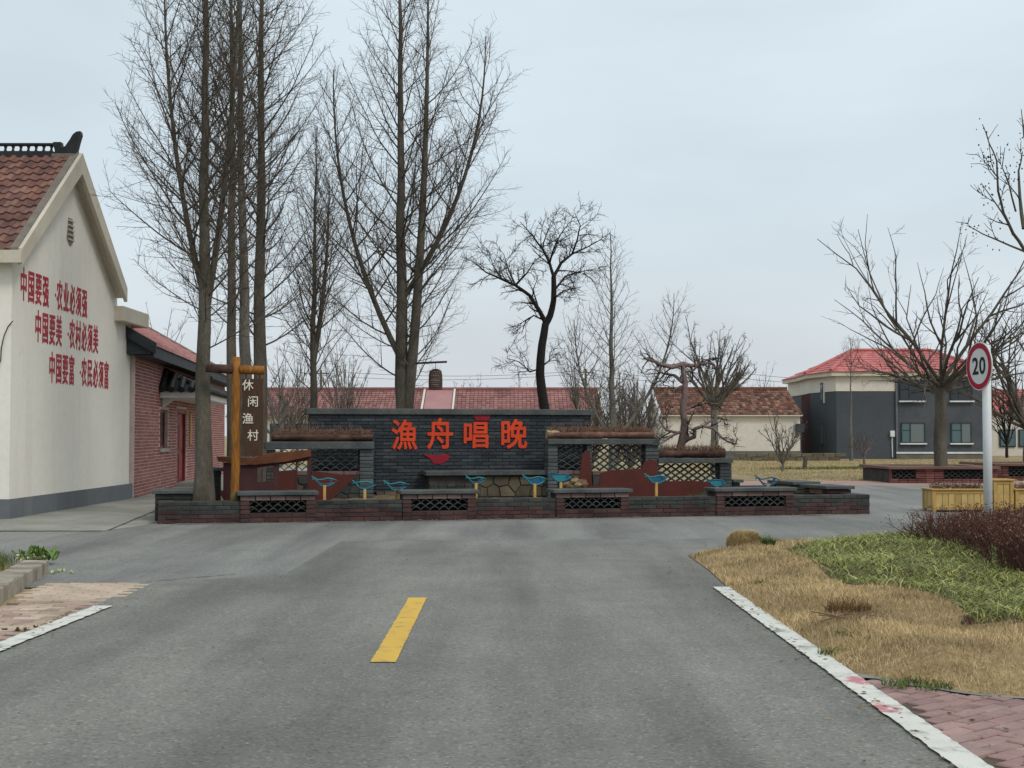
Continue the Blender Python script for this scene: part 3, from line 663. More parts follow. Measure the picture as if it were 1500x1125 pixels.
for j in range(nC):
    x = -0.125 if j % 2 else 0.0; mt = m_rb if j < 2 else m_gb
    if j == 2: mt = None
    while x < LF - 0.05:
        cx = x + BL / 2; x += BL
        if cx < 0.06 or cx > LF - 0.06: continue
        if any(a + .02 < cx < b - .02 for a, b in benches): continue
        mm = mt or (m_rb if rg.random() < .5 else m_gb)
        link('brick', rg.choice(gv[mm]), bed, (cx - ob[0], 0.062 - ob[1] + rg.uniform(-.004, .003), BHH * (j + .5) + rg.uniform(-.0015, .0015)), (0, 0, rg.uniform(-.008, .008)))
for side, ux in ((0, 0.062), (1, LF - 0.062)):     # the two return walls
    for j in range(nC):
        y = 0.13 + (0.125 if j % 2 else 0)
        while y < DEP - .3:
            mm = m_rb if j < 2 else m_gb
            link('brick', rg.choice(gv[mm]), bed, (ux - ob[0], y + BL / 2 - ob[1], BHH * (j + .5)), (0, 0, PI / 2 + rg.uniform(-.008, .008))); y += BL
# lattice of curved roof tiles
def arc_mesh(w, h, th, d, mat, n=6):
    V, F = [], []
    for k in range(n + 1):
        x = -w / 2 + w * k / n; z = h * (1 - (2 * k / n - 1) ** 2)
        V += [(x, -d / 2, z), (x, d / 2, z), (x, d / 2, z + th), (x, -d / 2, z + th)]
    for k in range(n):
        b = 4 * k
        for q in range(4): F.append((b + q, b + (q + 1) % 4, b + 4 + (q + 1) % 4, b + 4 + q))
    F += [(3, 2, 1, 0), (4 * n, 4 * n + 1, 4 * n + 2, 4 * n + 3)]
    me = bpy.data.meshes.new('lattice_tile'); me.from_pydata(V, [], F); me.materials.append(mat); me.update(); return me
_arc = {}
def lattice(parent, o, u0, u1, z0, z1, v, w=0.17, rise=0.052, d=0.10, th=0.017, name='lattice_tile'):
    key = (round(w, 3), rise, d)
    nW = max(2, round((u1 - u0) / w)); w = (u1 - u0) / nW; rows = max(2, int((z1 - z0 - 0.015) / rise)); rise = (z1 - z0 - 0.015) / rows
    me = arc_mesh(w, rise * 0.98, th, d, m_lat)
    hm = arc_mesh(w / 2, rise * .5, th, d, m_lat, 3)
    for r in range(rows):
        for k in range(nW + (r % 2)):
            u = u0 + w * (k + (0.0 if r % 2 else 0.5)); mm = me; uu = u
            if r % 2 and k == 0: mm = hm; uu = u0 + w / 4
            if r % 2 and k == nW: mm = hm; uu = u1 - w / 4
            link(name, mm, parent, (uu - o[0], v - o[1], z0 + rise * r - o[2]))
# benches built over the front wall
blab = ['lattice fronted brick bench beside the yellow log signpost', 'lattice fronted brick bench below the boat shaped red mark',
        'lattice fronted brick bench in front of the stern of the wide rust boat', 'lattice fronted brick bench at the far end next to plain wall end']
for (a, b), (pa, pb, t), lab in zip(benches, bench_px, blab):
    zt = iz(t, -.03, (pa + pb) / 2); bt = ithing('brick_bench', lab, 'bench', (a + b) / 2, 0.2, 0, 'lattice benches along the front of the flower bed')
    o = off(bt); fz = -0.025; px = 0.15
    MB().bbox(a - .05, b + .05, fz - .05, 0.46, zt - 0.062, zt, 0.008).build('coping', m_cope, bt, o)
    z1 = zt - .064; zr_ = z1 - 0.085
    mm = MB().box(a + .02, b - .02, 0.30, 0.44, 0, z1 - .01); mm.box(a + .02, a + px - .012, fz + .012, .30, 0, z1 - .004); mm.box(b - px + .012, b - .02, fz + .012, .30, 0, z1 - .004); mm.box(a + px - .013, b - px + .013, fz + .03, .30, zr_ + .004, z1 - .006); mm.box(a + px - .013, b - px + .013, fz + .012, .29, 0, 0.155)
    mm.build('wall_core', m_core, bt, o)
    nb = 5; bw = (b - a) / nb
    vb = brick_variants('brick', bw - .012, 0.1, .073, m_pinkb, 3, .005, .002, 5)
    for k in range(nb): link('brick', vb[k % 3], bt, (a + bw * (k + .5) - o[0], fz + .05 - o[1], z1 - .042))
    for side in (a + px / 2, b - px / 2):
        nz_ = 5; hz = (zr_ - .003) / nz_; vb2 = brick_variants('brick', px - .006, .1, hz - .011, m_rb if side else m_rb, 3, .005, .003, 6)
        for k in range(nz_): link('brick', vb2[k % 3], bt, (side - o[0], fz + .05 - o[1], hz * (k + .5)))
    w2 = b - a - 2 * px; n2 = 4; vb3 = brick_variants('brick', w2 / n2 - .01, .1, .066, m_rb, 3, .005, .003, 7)
    for j in range(2):
        for k in range(n2): link('brick', vb3[(k + j) % 3], bt, (a + px + w2 / n2 * (k + .5) - o[0], fz + .052 - o[1], .037 + .077 * j))
    lattice(bt, o, a + px, b - px, 0.162, zr_ + .004, fz + .08, 0.15, 0.05, 0.10)
# return benches on the right and left sides
def table_bench(lab, u0, u1, v0, v1, zt, mt, group='low benches on the ends of the flower bed'):
    bt = ithing('brick_bench', lab, 'bench', (u0 + u1) / 2, (v0 + v1) / 2, 0, group); o = off(bt)
    MB().bbox(u0 - .05, u1 + .05, v0 - .05, v1 + .05, zt - .06, zt, .008).build('coping', m_cope, bt, o)
    MB().box(u0 + .01, u1 - .01, v0 + .01, v1 - .01, 0, 0.2).build('wall_core', m_core, bt, o)
    for va, vb in ((v0, v0 + .22), (v1 - .22, v1)):
        nz_ = 5; hz = (zt - .062) / nz_; vbm = brick_variants('brick', u1 - u0 - .01, .21, hz - .010, mt, 3, .006, .003, 8)
        for k in range(nz_): link('brick', vbm[k % 3], bt, ((u0 + u1) / 2 - o[0], (va + vb) / 2 - o[1], hz * (k + .5)))
    MB().box(u0 + .02, u1 - .02, v0 + .22, v1 - .22, zt - .16, zt - .062).build('lintel', m_pinkb, bt, o)
table_bench('low bench on the end wall, the nearer of the two dark topped ones', LF - .46, LF + .02, 0.75, 1.75, .47, m_rb)
table_bench('low bench on the end wall, farther of the two dark topped ones', LF - .46, LF + .02, 2.15, 3.25, .50, m_gb)
table_bench('dark topped grey bench between the front tree trunk and the brick house', -0.06, 0.55, 0.75, 1.65, .50, m_gb)
gp_ = ithing('brick_pier', 'dark grey brick pier with slab top behind the front tree trunk', 'pier', iu(316, 1.9), 1.9); o = off(gp_)
pu0, pu1, pz = iu(307, 1.75), iu(324, 1.75), iz(685, 1.75, 316)
for k in range(9):
    hz = (pz - .06) / 9; link('brick', brick_variants('brick', pu1 - pu0, .36, hz - .008, m_gb, 1, .006, .003, k)[0], gp_, ((pu0 + pu1) / 2 - o[0], 1.93 - o[1], hz * (k + .5)))
MB().bbox(pu0 - .05, pu1 + .25, 1.7, 2.16, pz - .06, pz, .008).build('coping', m_cope, gp_, o)

# ---------------------------------------------------------------- the dark brick screen wall with the four red characters
SV = 2.95
su0, su1, sz = iu(453.5, SV), iu(866, SV), iz(599, SV, 660)
m_sb = pieces('blue_grey_brick', ['#2f353b', '#383e43', '#293037', '#41474a', '#343a3e', '#484c4e', '#333942'], 0.8, 0.004, 50, dirt=0.30, dscale=2.5)
m_or = simple('orange_red_letter_paint', '#d4451c', '#c23a18', 4, 0.55)
m_cr = simple('crimson_paint', '#8f0f24', '#7c0c20', 4, 0.6)
sw = ithing('screen_wall', 'dark blue grey brick screen wall with four large orange red Chinese characters', 'wall', (su0 + su1) / 2, SV + .15); o = off(sw)
cz = iz(608, SV, 660)
MB().box(su0, su1, SV + .008, SV + .36, 0.1, cz).build('wall_core', m_core, sw, o)
MB().bbox(su0 - .06, su1 + .06, SV - .06, SV + .42, cz + .002, sz, .01).build('coping', m_cope, sw, o)
bl, bh_ = 0.262, 0.0615; nx = int(round((su1 - su0) / bl)); bl = (su1 - su0) / nx; nyb = int((cz - .2) / bh_); bh_ = (cz - .2) / nyb
vs_ = brick_variants('brick', bl - .009, .06, bh_ - .009, m_sb, 5, .005, .0025, 9); it = []; rg = random.Random(8)
for j in range(nyb):
    for i in range(nx + (j % 2)):
        x = su0 + bl * (i + (0 if j % 2 else .5)); z = .2 + bh_ * (j + .5)
        if x < su0 + .05 or x > su1 - .05: continue
        it.append((0 if (iu(547, SV) < x < iu(803, SV) or z > iz(640, SV)) and z > iz(692, SV) else 1, -z, x, z))
it.sort()
for _, _, x, z in it[:300]: link('brick', vs_[rg.randrange(5)], sw, (x - o[0], SV + .024 - o[1] + rg.uniform(-.004, .002), z), (rg.uniform(-.01, .01), rg.uniform(-.004, .004), rg.uniform(-.008, .008)))
mm = join_pieces([(vs_[rg.randrange(5)], (x, SV + .024 + rg.uniform(-.004, .002), z), 0) for _, _, x, z in it[300:]])
tag(mm.build('brick', pieces('blue_grey_brick_mass', ['#2f353b', '#383e43', '#293037', '#41474a', '#343a3e', '#484c4e'], 0.8, 0.004, 50, island=True, dirt=.3, dscale=2.5), sw, o), kind='stuff')
for ch, a, b, t, bt in (('漁', 573, 611, 614, 659), ('舟', 625, 664, 612, 658), ('唱', 677, 717, 616, 657), ('晚', 732, 772, 613, 658)):
    u, z = isl((a + b) / 2, (t + bt) / 2, SV); w = iu(b, SV) - iu(a, SV); h = iz(t, SV) - iz(bt, SV)
    link('character', glyph(ch, w * 1.03, h * 1.03, m_or, 0.019, .018), sw, (u - o[0], SV - .010 - o[1], z), (PI / 2, 0, 0))
def ipoly(pts, v): return [isl(x, y, v) for x, y in pts]
MB().prism(ipoly([(692, 607.5), (719, 607.5), (715, 616), (697, 616)], SV), SV - .028, SV - .012).build('red_sun', m_cr, sw, o)
MB().prism(ipoly([(619, 665), (640, 667), (650, 664.5), (660, 668), (655, 675), (645, 679.5), (635, 679), (630, 672)], SV), SV - .024, SV - .0125).build('red_boat', m_cr, sw, o)
# long low seat against the screen wall
lv = SV - .62
m_tanst = pieces('tan_stone', ['#565041', '#5d5646', '#504a3c', '#645c4b', '#58523f'], 0.9, 0.012, 14, dirt=.35, dscale=3)
lg = ithing('stone_seat', 'long stone seat with slate top against the dark screen wall', 'seat', iu(727, lv), lv + .3); o = off(lg)
l0, l1, lz = iu(624, lv), iu(838, lv), iz(690, lv)
MB().bbox(l0, l1, lv, SV - .06, lz - .085, lz, .008).build('coping', m_cope, lg, o)
MB().box(l0 + .08, l1 - .05, lv + .1, SV - .08, .1, lz - .087).build('wall_core', m_core, lg, o)
def rubble(parent, o, u0, u1, z0, z1, v, mat, cell, seed, mat2=None):
    """irregular close-set flat stones in a face (cells round jittered points), each its own piece"""
    rg = random.Random(seed); nxx = max(1, round((u1 - u0) / cell)); nzz = max(1, round((z1 - z0) / (cell * .7))); cw, chh = (u1 - u0) / nxx, (z1 - z0) / nzz
    S = [(u0 + cw * (i + .5 + (.25 if j % 2 else -.1) + rg.uniform(-.3, .3)), z0 + chh * (j + .5 + rg.uniform(-.28, .28))) for j in range(nzz) for i in range(nxx)]
    for p in S:
        P = [(u0, z0), (u1, z0), (u1, z1), (u0, z1)]
        for q in S:
            if q is p: continue
            nx_, nz_ = q[0] - p[0], q[1] - p[1]; c = nx_ * (p[0] + q[0]) / 2 + nz_ * (p[1] + q[1]) / 2; R = []
            for (a, b) in zip(P, P[1:] + P[:1]):
                da, db = nx_ * a[0] + nz_ * a[1] - c, nx_ * b[0] + nz_ * b[1] - c
                if da <= 0: R.append(a)
                if (da < 0) != (db < 0) and abs(da - db) > 1e-9: t_ = da / (da - db); R.append((a[0] + (b[0] - a[0]) * t_, a[1] + (b[1] - a[1]) * t_))
            P = R
            if len(P) < 3: break
        if len(P) < 3: continue
        cx, cz_ = sum(a for a, _ in P) / len(P), sum(b for _, b in P) / len(P); P = [(cx + (a - cx) * .90, cz_ + (b - cz_) * .88) for a, b in P]
        MB().prism(P, v - rg.uniform(.010, .028), v + .02).build('stone', mat2 if mat2 and rg.random() < .35 else mat, parent, o)
rubble(lg, o, iu(700, lv), l1 - .06, .26, lz - .10, lv + .1, m_tanst, .26, 4)
for k in range(6):
    a_, b_ = l0 + .09 + k * .16, l0 + .09 + k * .16 + .15
    for j in range(4): link('brick', brick_variants('brick', .15, .08, .055, m_gb, 1, .005, .003, k * 4 + j)[0], lg, (a_ + .075 - o[0], lv + .12 - o[1], .29 + .063 * j))
rb_ = ithing('rubble_footing', 'patch of tan rubble stones at the foot of the screen wall below the leftmost lattice', 'stonework', iu(575, SV), SV - .12); o = off(rb_)
MB().box(iu(549, SV), iu(622, SV), SV - .2, SV - .02, .1, iz(719, SV)).build('core', m_core, rb_, o)
rubble(rb_, o, iu(549, SV), iu(622, SV), .22, iz(718, SV), SV - .2, m_tanst, .2, 14)

# ---------------------------------------------------------------- lattice walls with log troughs
LV = 2.25
m_wood = simple('dark_log_bark', '#5d463a', '#392b25', 5, 0.9, (1, 1, 1), bump=0.015, bscale=20, fine=0.3)
m_log2 = simple('reddish_log_bark', '#7d5c4e', '#4d372e', 5, 0.9, (1, 1, 1), bump=0.012, bscale=18, fine=0.3)
m_end = simple('cut_log_end', '#a5987c', '#857657', 9, 0.85)
m_twig = simple('dry_twigs', '#5a4438', '#74594a', 9, 0.9)
m_twigg = simple('dry_leaf_litter', '#6e5447', '#8a6a56', 12, 0.9)
m_pier = pieces('grey_pier_brick', ['#4a5052', '#545a5a', '#42484a', '#5f6462', '#4d5153'], 0.85, 0.004, 50, dirt=.35, dscale=3)
def pier(parent, o, u0, u1, v0, v1, z0, z1, mat=None, n=None):
    n = n or max(3, round((z1 - z0) / .066)); h = (z1 - z0) / n
    vb = brick_variants('brick', u1 - u0, v1 - v0, h - .009, mat or m_pier, 3, .006, .003, int(u0 * 100) % 97)
    MB().box(u0 + .012, u1 - .012, v0 + .012, v1 - .012, z0, z1 - .002).build('pier_core', m_core, parent, o)
    for k in range(n): link('brick', vb[k % 3], parent, ((u0 + u1) / 2 - o[0], (v0 + v1) / 2 - o[1], z0 + h * (k + .5) - o[2]))
def lattice_wall(label, cp, posts, panels, cope_px, base_top):
    """cp: (px left, px right); posts: px pairs; panels: px pairs with (ytop, ybottom)"""
    t = ithing('lattice_wall', label, 'wall', iu((cp[0] + cp[1]) / 2, LV), LV + .15, 0, 'pierced tile lattice walls either side of the screen wall'); o = off(t)
    y0, y1 = cope_px; mid = (cp[0] + cp[1]) / 2; zt, zb = iz(y0, LV, mid), iz(y1, LV, mid)
    MB().bbox(iu(cp[0], LV - .06), iu(cp[1], LV - .06), LV - .06, LV + .34, zb, zt, .01).build('coping', m_cope, t, o)
    for a, b in posts: pier(t, o, iu(a, LV), iu(b, LV), LV, LV + .28, .15, zb - .004)
    for a, b, ya, yb in panels:
        u0, u1 = iu(a, LV + .06), iu(b, LV + .06); z1 = zb - .006; z0 = iz(yb, LV + .06, (a + b) / 2)
        lattice(t, o, u0, u1, z0, z1, LV + .14, .165, .056, .11)
        MB().box(u0, u1, LV + .03, LV + .25, .15, z0 - .075).build('base_core', m_core, t, o)
        nb = max(2, round((u1 - u0) / .25)); bw = (u1 - u0) / nb; vb = brick_variants('brick', bw - .01, .24, .066, m_pinkb, 3, .005, .003, 3)
        for k in range(nb): link('brick', vb[k % 3], t, (u0 + bw * (k + .5) - o[0], LV + .14 - o[1], z0 - .037))
        rubble(t, o, u0, u1, .2, z0 - .08, LV + .03, m_gb, .24, int(a), m_tanst)
    return t, zt
lw1, z1_ = lattice_wall('taller lattice wall with dark opening between signpost and the orange characters', (388, 548), [(391, 404), (527, 547)], [(404, 456, 657, 690), (456, 527, 657, 690)], (647, 658), 697)
lw2, z2_ = lattice_wall('widest lattice wall, stepping down beside the end of the orange characters', (803, 967), [(803, 817), (860, 867), (946, 965)], [(817, 860, 651, 689), (867, 946, 651, 690)], (643, 651), 697)
lw3, z3_ = lattice_wall('lowest lattice wall under the gnarled tree with pale field seen through', (965, 1074), [(1055, 1072)], [(966, 1055, 679, 707)], (671, 678.5), 715)
eb = ithing('brick_pier', 'stub of dark brick with slab top at the end of the lowest lattice wall', 'pier', iu(1079, 2.4), 2.5); o = off(eb)
pier(eb, o, iu(1073, 2.4) + .01, iu(1084, 2.4), 2.4, 2.7, .15, iz(707, 2.4, 1080), m_gb); MB().bbox(iu(1073, 2.4), iu(1088, 2.4), 2.35, 2.75, iz(707, 2.4, 1080) + .002, iz(702.5, 2.4, 1080), .008).build('coping', m_cope, eb, o)
def log_trough(label, a, b, y0, y1, zt, mat, plabel, seed, end=None):
    u0, u1 = iu(a, LV), iu(b, LV); r = (iz(y0, LV) - iz(y1, LV)) / 2; rg = random.Random(seed)
    t = ithing('log_trough', label, 'log planter', (u0 + u1) / 2, LV + .13, zt, 'hollow log planters on the lattice walls'); o = off(t)
    n, seg = 12, 26; m = MB(); top = []
    for i in range(seg + 1):
        u = u0 + (u1 - u0) * i / seg
        for k in range(n):
            a_ = 2 * PI * k / n; q = r * (1 + .10 * math.sin(3 * a_ + u * 5) + rg.uniform(-.06, .06)); z = r + q * math.sin(a_)
            if math.sin(a_) > .6: z -= r * .35
            m.v.append((u, LV + .13 + q * 1.25 * math.cos(a_), zt + z))
    m.f = [(i * n + k, i * n + (k + 1) % n, (i + 1) * n + (k + 1) % n, (i + 1) * n + k) for i in range(seg) for k in range(n)]
    m.build('log', mat, t, o, True)
    for u, d in ((u0, -.006), (u1, .006)):
        MB().tube([(u + d * .2, LV + .13, zt + r), (u + d * 2.2, LV + .13, zt + r)], r * .96, 12).build('log_end', m_end if end else mat, t, o)
    if end:
        MB().tube([(u0 - .01, LV + .13, zt + r), (u0 + .22, LV + .13, zt + r)], [r * 1.06, r * 1.04], 12).build('bare_log_end', m_end, t, o)
    # dry growth along the trough
    P = []
    for _ in range(int((u1 - u0) * 420)):
        u = rg.uniform(u0 + .05, u1 - .03); h = rg.uniform(.03, .11) * (1 if rg.random() < .9 else 2); v = LV + .13 + rg.uniform(-r, r) * .8
        dx, dy = rg.uniform(-.07, .07), rg.uniform(-.05, .05); z = zt + 1.55 * r
        P.append(([(u, v, z), (u + dx * .5, v + dy * .5, z + h * .7), (u + dx, v + dy, z + h)], [.004, .0035, .002]))
    V, F = tubes_np(P, 3); V -= np.array(o); d = ithing('dry_plants', plabel, 'plants', o[0], o[1], o[2]); link('stems', mesh_np('stems', V, [F], m_twigg), d)
log_trough('dark log trough of dry plants at the signpost side of the characters', 400, 546, 633, 646, z1_ + .003, m_wood, 'brown dead plants in the trough above the dark lattice opening', 1)
log_trough('reddish log trough with bare pale end beside the last orange character', 804, 960, 630, 643, z2_ + .003, m_log2, 'brown dead plants along the reddish log with pale end', 2, True)
log_trough('short dark log trough under the gnarled twisted tree', 965, 1064, 656, 671, z3_ + .003, m_wood, 'dry growth around the foot of the gnarled tree', 3)

# ---------------------------------------------------------------- rust coloured steel boats
m_rust = simple('maroon_painted_steel', '#54241f', '#462019', 2.5, 0.75, fine=0.15)
m_rust2 = simple('dark_maroon_steel', '#3d2224', '#4a2a2a', 3, 0.75, fine=0.15)
m_rustl = simple('rusty_roof_edge', '#6b4028', '#51301f', 4, 0.8)
def plate(parent, o, name, pts, v, th, mat): return MB().prism(ipoly(pts, v), v, v + th).build(name, mat, parent, o)
BV = 1.25
bt = ithing('boat_silhouette', 'dark maroon steel cut-out of a cabin boat beside the signpost', 'boat cut-out', iu(420, BV), BV, 0); o = off(bt)
plate(bt, o, 'hull', [(322, 722), (395, 720), (450, 716), (458, 690), (519, 697), (526, 689), (524, 694), (505, 713), (478, 740), (345, 742), (330, 738)], BV, .03, m_rust)
plate(bt, o, 'cabin_roof', [(318, 669), (371, 671), (384, 666), (455, 659), (456, 668), (420, 676), (372, 681), (320, 676)], BV - .05, .5, m_rustl)
plate(bt, o, 'cabin_wall', [(327, 677), (352, 680), (352, 720), (327, 722)], BV + .012, .02, m_rust2)
for a, b, t_, bb in ((352, 377, 681, 721), (400, 409, 678, 719), (433, 436, 672, 717), (450, 456, 667, 716)): plate(bt, o, 'cabin_post', [(a, t_), (b, t_ - .8), (b, bb), (a, bb)], BV + .014, .02, m_rust2)
plate(bt, o, 'cabin_panel', [(409, 690), (433, 688), (433, 718), (409, 719)], BV + .02, .012, m_rust)
plate(bt, o, 'cabin_rail', [(377, 706), (400, 705), (400, 720), (377, 721)], BV + .02, .012, m_rust2)
plate(bt, o, 'cabin_beam', [(352, 682), (456, 668), (456, 674), (352, 689)], BV + .034, .02, m_rust)
for px in (383, 390, 396): plate(bt, o, 'cabin_baluster', [(px, 687), (px + 1.6, 687), (px + 1.6, 706), (px, 706)], BV + .036, .02, m_rust2)
# wide boat on the right
b2 = ithing('boat_silhouette', 'wide rust red steel cut-out boat with raised stern in front of the lattice', 'boat cut-out', iu(945, BV), BV, 0); o = off(b2)
plate(b2, o, 'hull', [(850, 714), (895, 709), (963, 705.5), (1012, 704), (1040, 706), (1046, 711), (1014, 729), (990, 740), (850, 742)], BV, .03, m_rust)
plate(b2, o, 'deck_house', [(878, 712), (880, 693), (893, 689), (940, 686.5), (944, 677), (952, 672), (963, 676), (963, 712)], BV + .034, .03, m_rust)
plate(b2, o, 'mast', [(848, 716), (850, 690), (853, 668), (858, 660), (864, 660), (866, 690), (868, 716)], BV + .066, .04, m_rust2 if False else m_rust)

# ---------------------------------------------------------------- teal wire fish on yellow posts
m_teal = simple('teal_fish_paint', '#2b7d84', '#236c76', 6, 0.5)
m_blue = simple('blue_fish_paint', '#225a78', '#1c4a66', 6, 0.5)
m_ypost = simple('yellow_post_paint', '#c2a05a', '#a98546', 5, 0.6)
def fish(px, py, v, wpx, kind, label, mat, flip=1, post=True, filled=False, ztop=None):
    u, z = isl(px, py, v); w = (iu(px + wpx / 2, v) - iu(px - wpx / 2, v))
    t = ithing('fish_sculpture', label, 'fish sculpture', u, v, .2, 'wire fish on posts in the flower bed'); o = off(t)
    s = w / 2; top = [(-.78, .20), (-.45, .05), (-.1, .10), (.3, .19), (.65, .13), (1, .0)]; bot = [(1, .0), (.7, -.24), (.3, -.42), (-.02, -.46), (-.32, -.34), (-.6, -.02), (-.78, .20)]
    if kind == 1: top = [(-.7, .18), (-.3, .22), (.2, .24), (.65, .16), (1, 0)]; bot = [(1, 0), (.6, -.16), (.2, -.30), (-.2, -.32), (-.5, -.16), (-.7, .18)]
    loop = top + bot[1:]
    m = MB(); q = [(u + flip * a * s, v, z + b * s) for a, b in loop]; r = .0135 + .004 * (kind == 2)
    m.tube(q, r, 6)
    for tt in ((-1.0, .36), (-.98, .10)): m.tube([(u - flip * .74 * s, v, z + .18 * s), (u + flip * tt[0] * s, v, z + tt[1] * s)], [r, r * .8], 6)
    m.build('outline', mat, t, o, True)
    if filled:
        MB().prism([(u + flip * a * s * .9, z + b * s * .9 - .004) for a, b in loop[:-1]][::flip], v - .004, v + .004).build('body_plate', m_blue if mat is m_teal else m_teal, t, o)
    else:
        MB().tube([(u + flip * a * s, v - .002, z + b * s * .6 - .02 * s) for a, b in bot[1:-1]], r * .8, 5).build('belly_wire', m_blue, t, o, True)
    MB().tube([(u + flip * .55 * s, v - r * 1.2, z + .03 * s), (u + flip * .55 * s, v + r * 1.2, z + .03 * s)], r * 1.5, 8).build('eye', m_blue, t, o)
    pm = MB(); wp = .023; pm.bbox(u - wp + .02 * s, u + wp + .02 * s, v - .02, v + .02, .18, z - .36 * s, .004); pm.build('post', m_ypost, t, o)
F = [(475, 704, .55, 37, 0, 'teal fish leftmost of all, in front of the cabin boat bow', m_teal, 1, False), (534, 710, .45, 36, 1, 'teal fish in front of the grey lattice pier, second from the signpost', m_teal, 1, False),
     (580, 710, .5, 37, 0, 'hollow teal fish with dark brick behind, just left of the second bench', m_teal, 1, False), (697, 702, .5, 30, 0, 'small teal fish standing at the end of the bench under the third character', m_teal, 1, False),
     (783, 702, .6, 36, 0, 'teal fish in front of the stone seat between two benches', m_teal, 1, True), (821, 699, .75, 38, 1, 'blue green fish beside the tan rockery', m_blue, 1, True),
     (961, 700, .5, 34, 0, 'teal fish standing before the wide rust boat', m_teal, 1, True), (1050, 707, .7, 32, 1, 'filled blue fish at the bow tip of the wide rust boat', m_blue, 1, True),
     (1124, 703, .9, 36, 0, 'hollow blue fish farthest along, with bare paving behind it', m_blue, 1, False)]
for a in F: fish(a[0], a[1], a[2], a[3], a[4], a[5], a[6], a[7], True, a[8])
# tan rockery between the benches
rk = ithing('rockery', 'small heap of tan and orange rocks at the mast of the wide boat', 'rocks', iu(836, 1.1), 1.1, .2); o = off(rk); rg = random.Random(6)
m_rock = pieces('tan_rock', ['#7a684c', '#8d7c5c', '#6b4a36', '#5f5a44'], .95, .01, 20)
for k in range(11):
    u, z = iu(rg.uniform(824, 850), 1.1), rg.uniform(.28, .62); r = rg.uniform(.06, .13); m = MB()
    pr_ = [(max(.002, r * math.sin(PI * i / 5)) * rg.uniform(.85, 1.1), z - r * math.cos(PI * i / 5) * rg.uniform(.7, 1.0)) for i in range(6)]; m.lathe(pr_, 7, u, 1.1 + rg.uniform(-.15, .2))
    m.v = [(x + rg.uniform(-.2, .2) * r, y + rg.uniform(-.2, .2) * r, z_ + rg.uniform(-.15, .15) * r) for x, y, z_ in m.v]; m.build('rock', m_rock, rk, o)

# ---------------------------------------------------------------- log signpost
m_ylog = simple('varnished_orange_log', '#9a6420', '#6e4415', 5, 0.5, (6, 6, 1), bump=0.004, fine=.2)
m_board = simple('dark_brown_board', '#3d2b20', '#4c3728', 5, 0.8, (5, 5, 1), bump=.006, fine=.2)
m_bone = simple('cream_letter_paint', '#d6d0bf', '#c8c1ae', 5, .6)
PV = .38; pu = iu(345, PV, 640); ph = iz(523, PV, 345)
sp = ithing('log_signpost', 'varnished orange log signpost with a brown board of four cream characters', 'signpost', pu, PV, 0); o = off(sp); rg = random.Random(4)
pw = (iu(352, PV) - iu(339, PV)) / 2
MB().tube([(pu + rg.uniform(-.006, .006), PV + rg.uniform(-.006, .006), z) for z in np.linspace(.2, ph, 12)], [pw * rg.uniform(.95, 1.05) for _ in range(12)], 14).build('post', m_ylog, sp, o, True)
MB().tube([(pu + .0, PV, .2), (pu, PV, .46)], [pw * 1.25, pw * 1.1], 14).build('mossy_foot', simple('mossy_wood', '#4c5a30', '#5c4a2c', 9, .9), sp, o, True)
zc_ = iz(544.5, PV); rr = (iz(538, PV) - iz(551, PV)) / 2; ul, ur = iu(300, PV), iu(386, PV)
MB().tube([(ul, PV, zc_ + .02), (pu - pw * .8, PV, zc_)], [rr * .95, rr], 12).build('crossbar', m_wood, sp, o, True)
MB().tube([(pu + pw * .7, PV, zc_), ((pu + ur) / 2, PV, zc_ - .006), (ur, PV, zc_ - .01)], [rr, rr * .98, rr * .95], 12).build('crossbar', m_ylog, sp, o, True)
bu0, bu1, bz0, bz1 = iu(354, PV), iu(385, PV), iz(668, PV, 370), iz(555, PV, 370)
bd_ = MB(); rg = random.Random(9); left = [(bu0 + rg.uniform(-.008, .008), z) for z in np.linspace(bz0, bz1, 9)]; right = [(bu1 + rg.uniform(-.012, .012), z) for z in np.linspace(bz1, bz0, 9)]
bd_.prism(left + right, PV - .025, PV + .025); brd = bd_.build('sign_board', m_board, sp, o)
for u in (bu0 + .06, bu1 - .06): MB().tube([(u, PV, bz1 - .02), (u, PV, zc_ - rr * .8)], .012, 6).build('hanger', m_wood, sp, o)
for ch, px, py in (('休', 363, 564), ('闲', 370.5, 588), ('渔', 363, 613), ('村', 370.5, 637.5)):
    u, z = isl(px, py, PV - .025); w = iu(372, PV) - iu(355, PV)
    link('character', glyph(ch, w, w * 1.02, m_bone, .010, .005), brd, (u - o[0], PV - .031 - o[1], z), (PI / 2, 0, 0))
# ---------------------------------------------------------------- far houses
def stepped_roof(m, x0, x1, y0, z0, y1, z1, n, seg, lip=.05, skew=0.0, rgx=None):
    """tile courses from the eave (y0,z0) up to the ridge (y1,z1)"""
    for r in range(n):
        t0, t1 = r / n, (r + 1) / n; ya, yb, za, zb = y0 + (y1 - y0) * t0, y0 + (y1 - y0) * t1, z0 + (z1 - z0) * t0, z0 + (z1 - z0) * t1
        for q in range(seg):
            a, b = x0 + (x1 - x0) * q / seg, x0 + (x1 - x0) * (q + 1) / seg; j = rgx.uniform(-.01, .01) if rgx else 0
            m.add([(a, ya, za + lip + j), (b - .02, ya, za + lip + j), (b - .02, yb, zb + j), (a, yb, zb + j), (a, ya, za - .02), (b - .02, ya, za - .02)], [(0, 1, 2, 3), (4, 5, 1, 0)])
rg = random.Random(31)
m_far = simple('far_cream_wall', '#d3cdc1', '#c8c1b4', .4, .85, fine=.05)
m_farroof = pieces('far_red_tile', ['#875a57', '#906560', '#9a716b', '#7e534f'], .75, 0, 40, island=True, dirt=.25, dscale=.8)
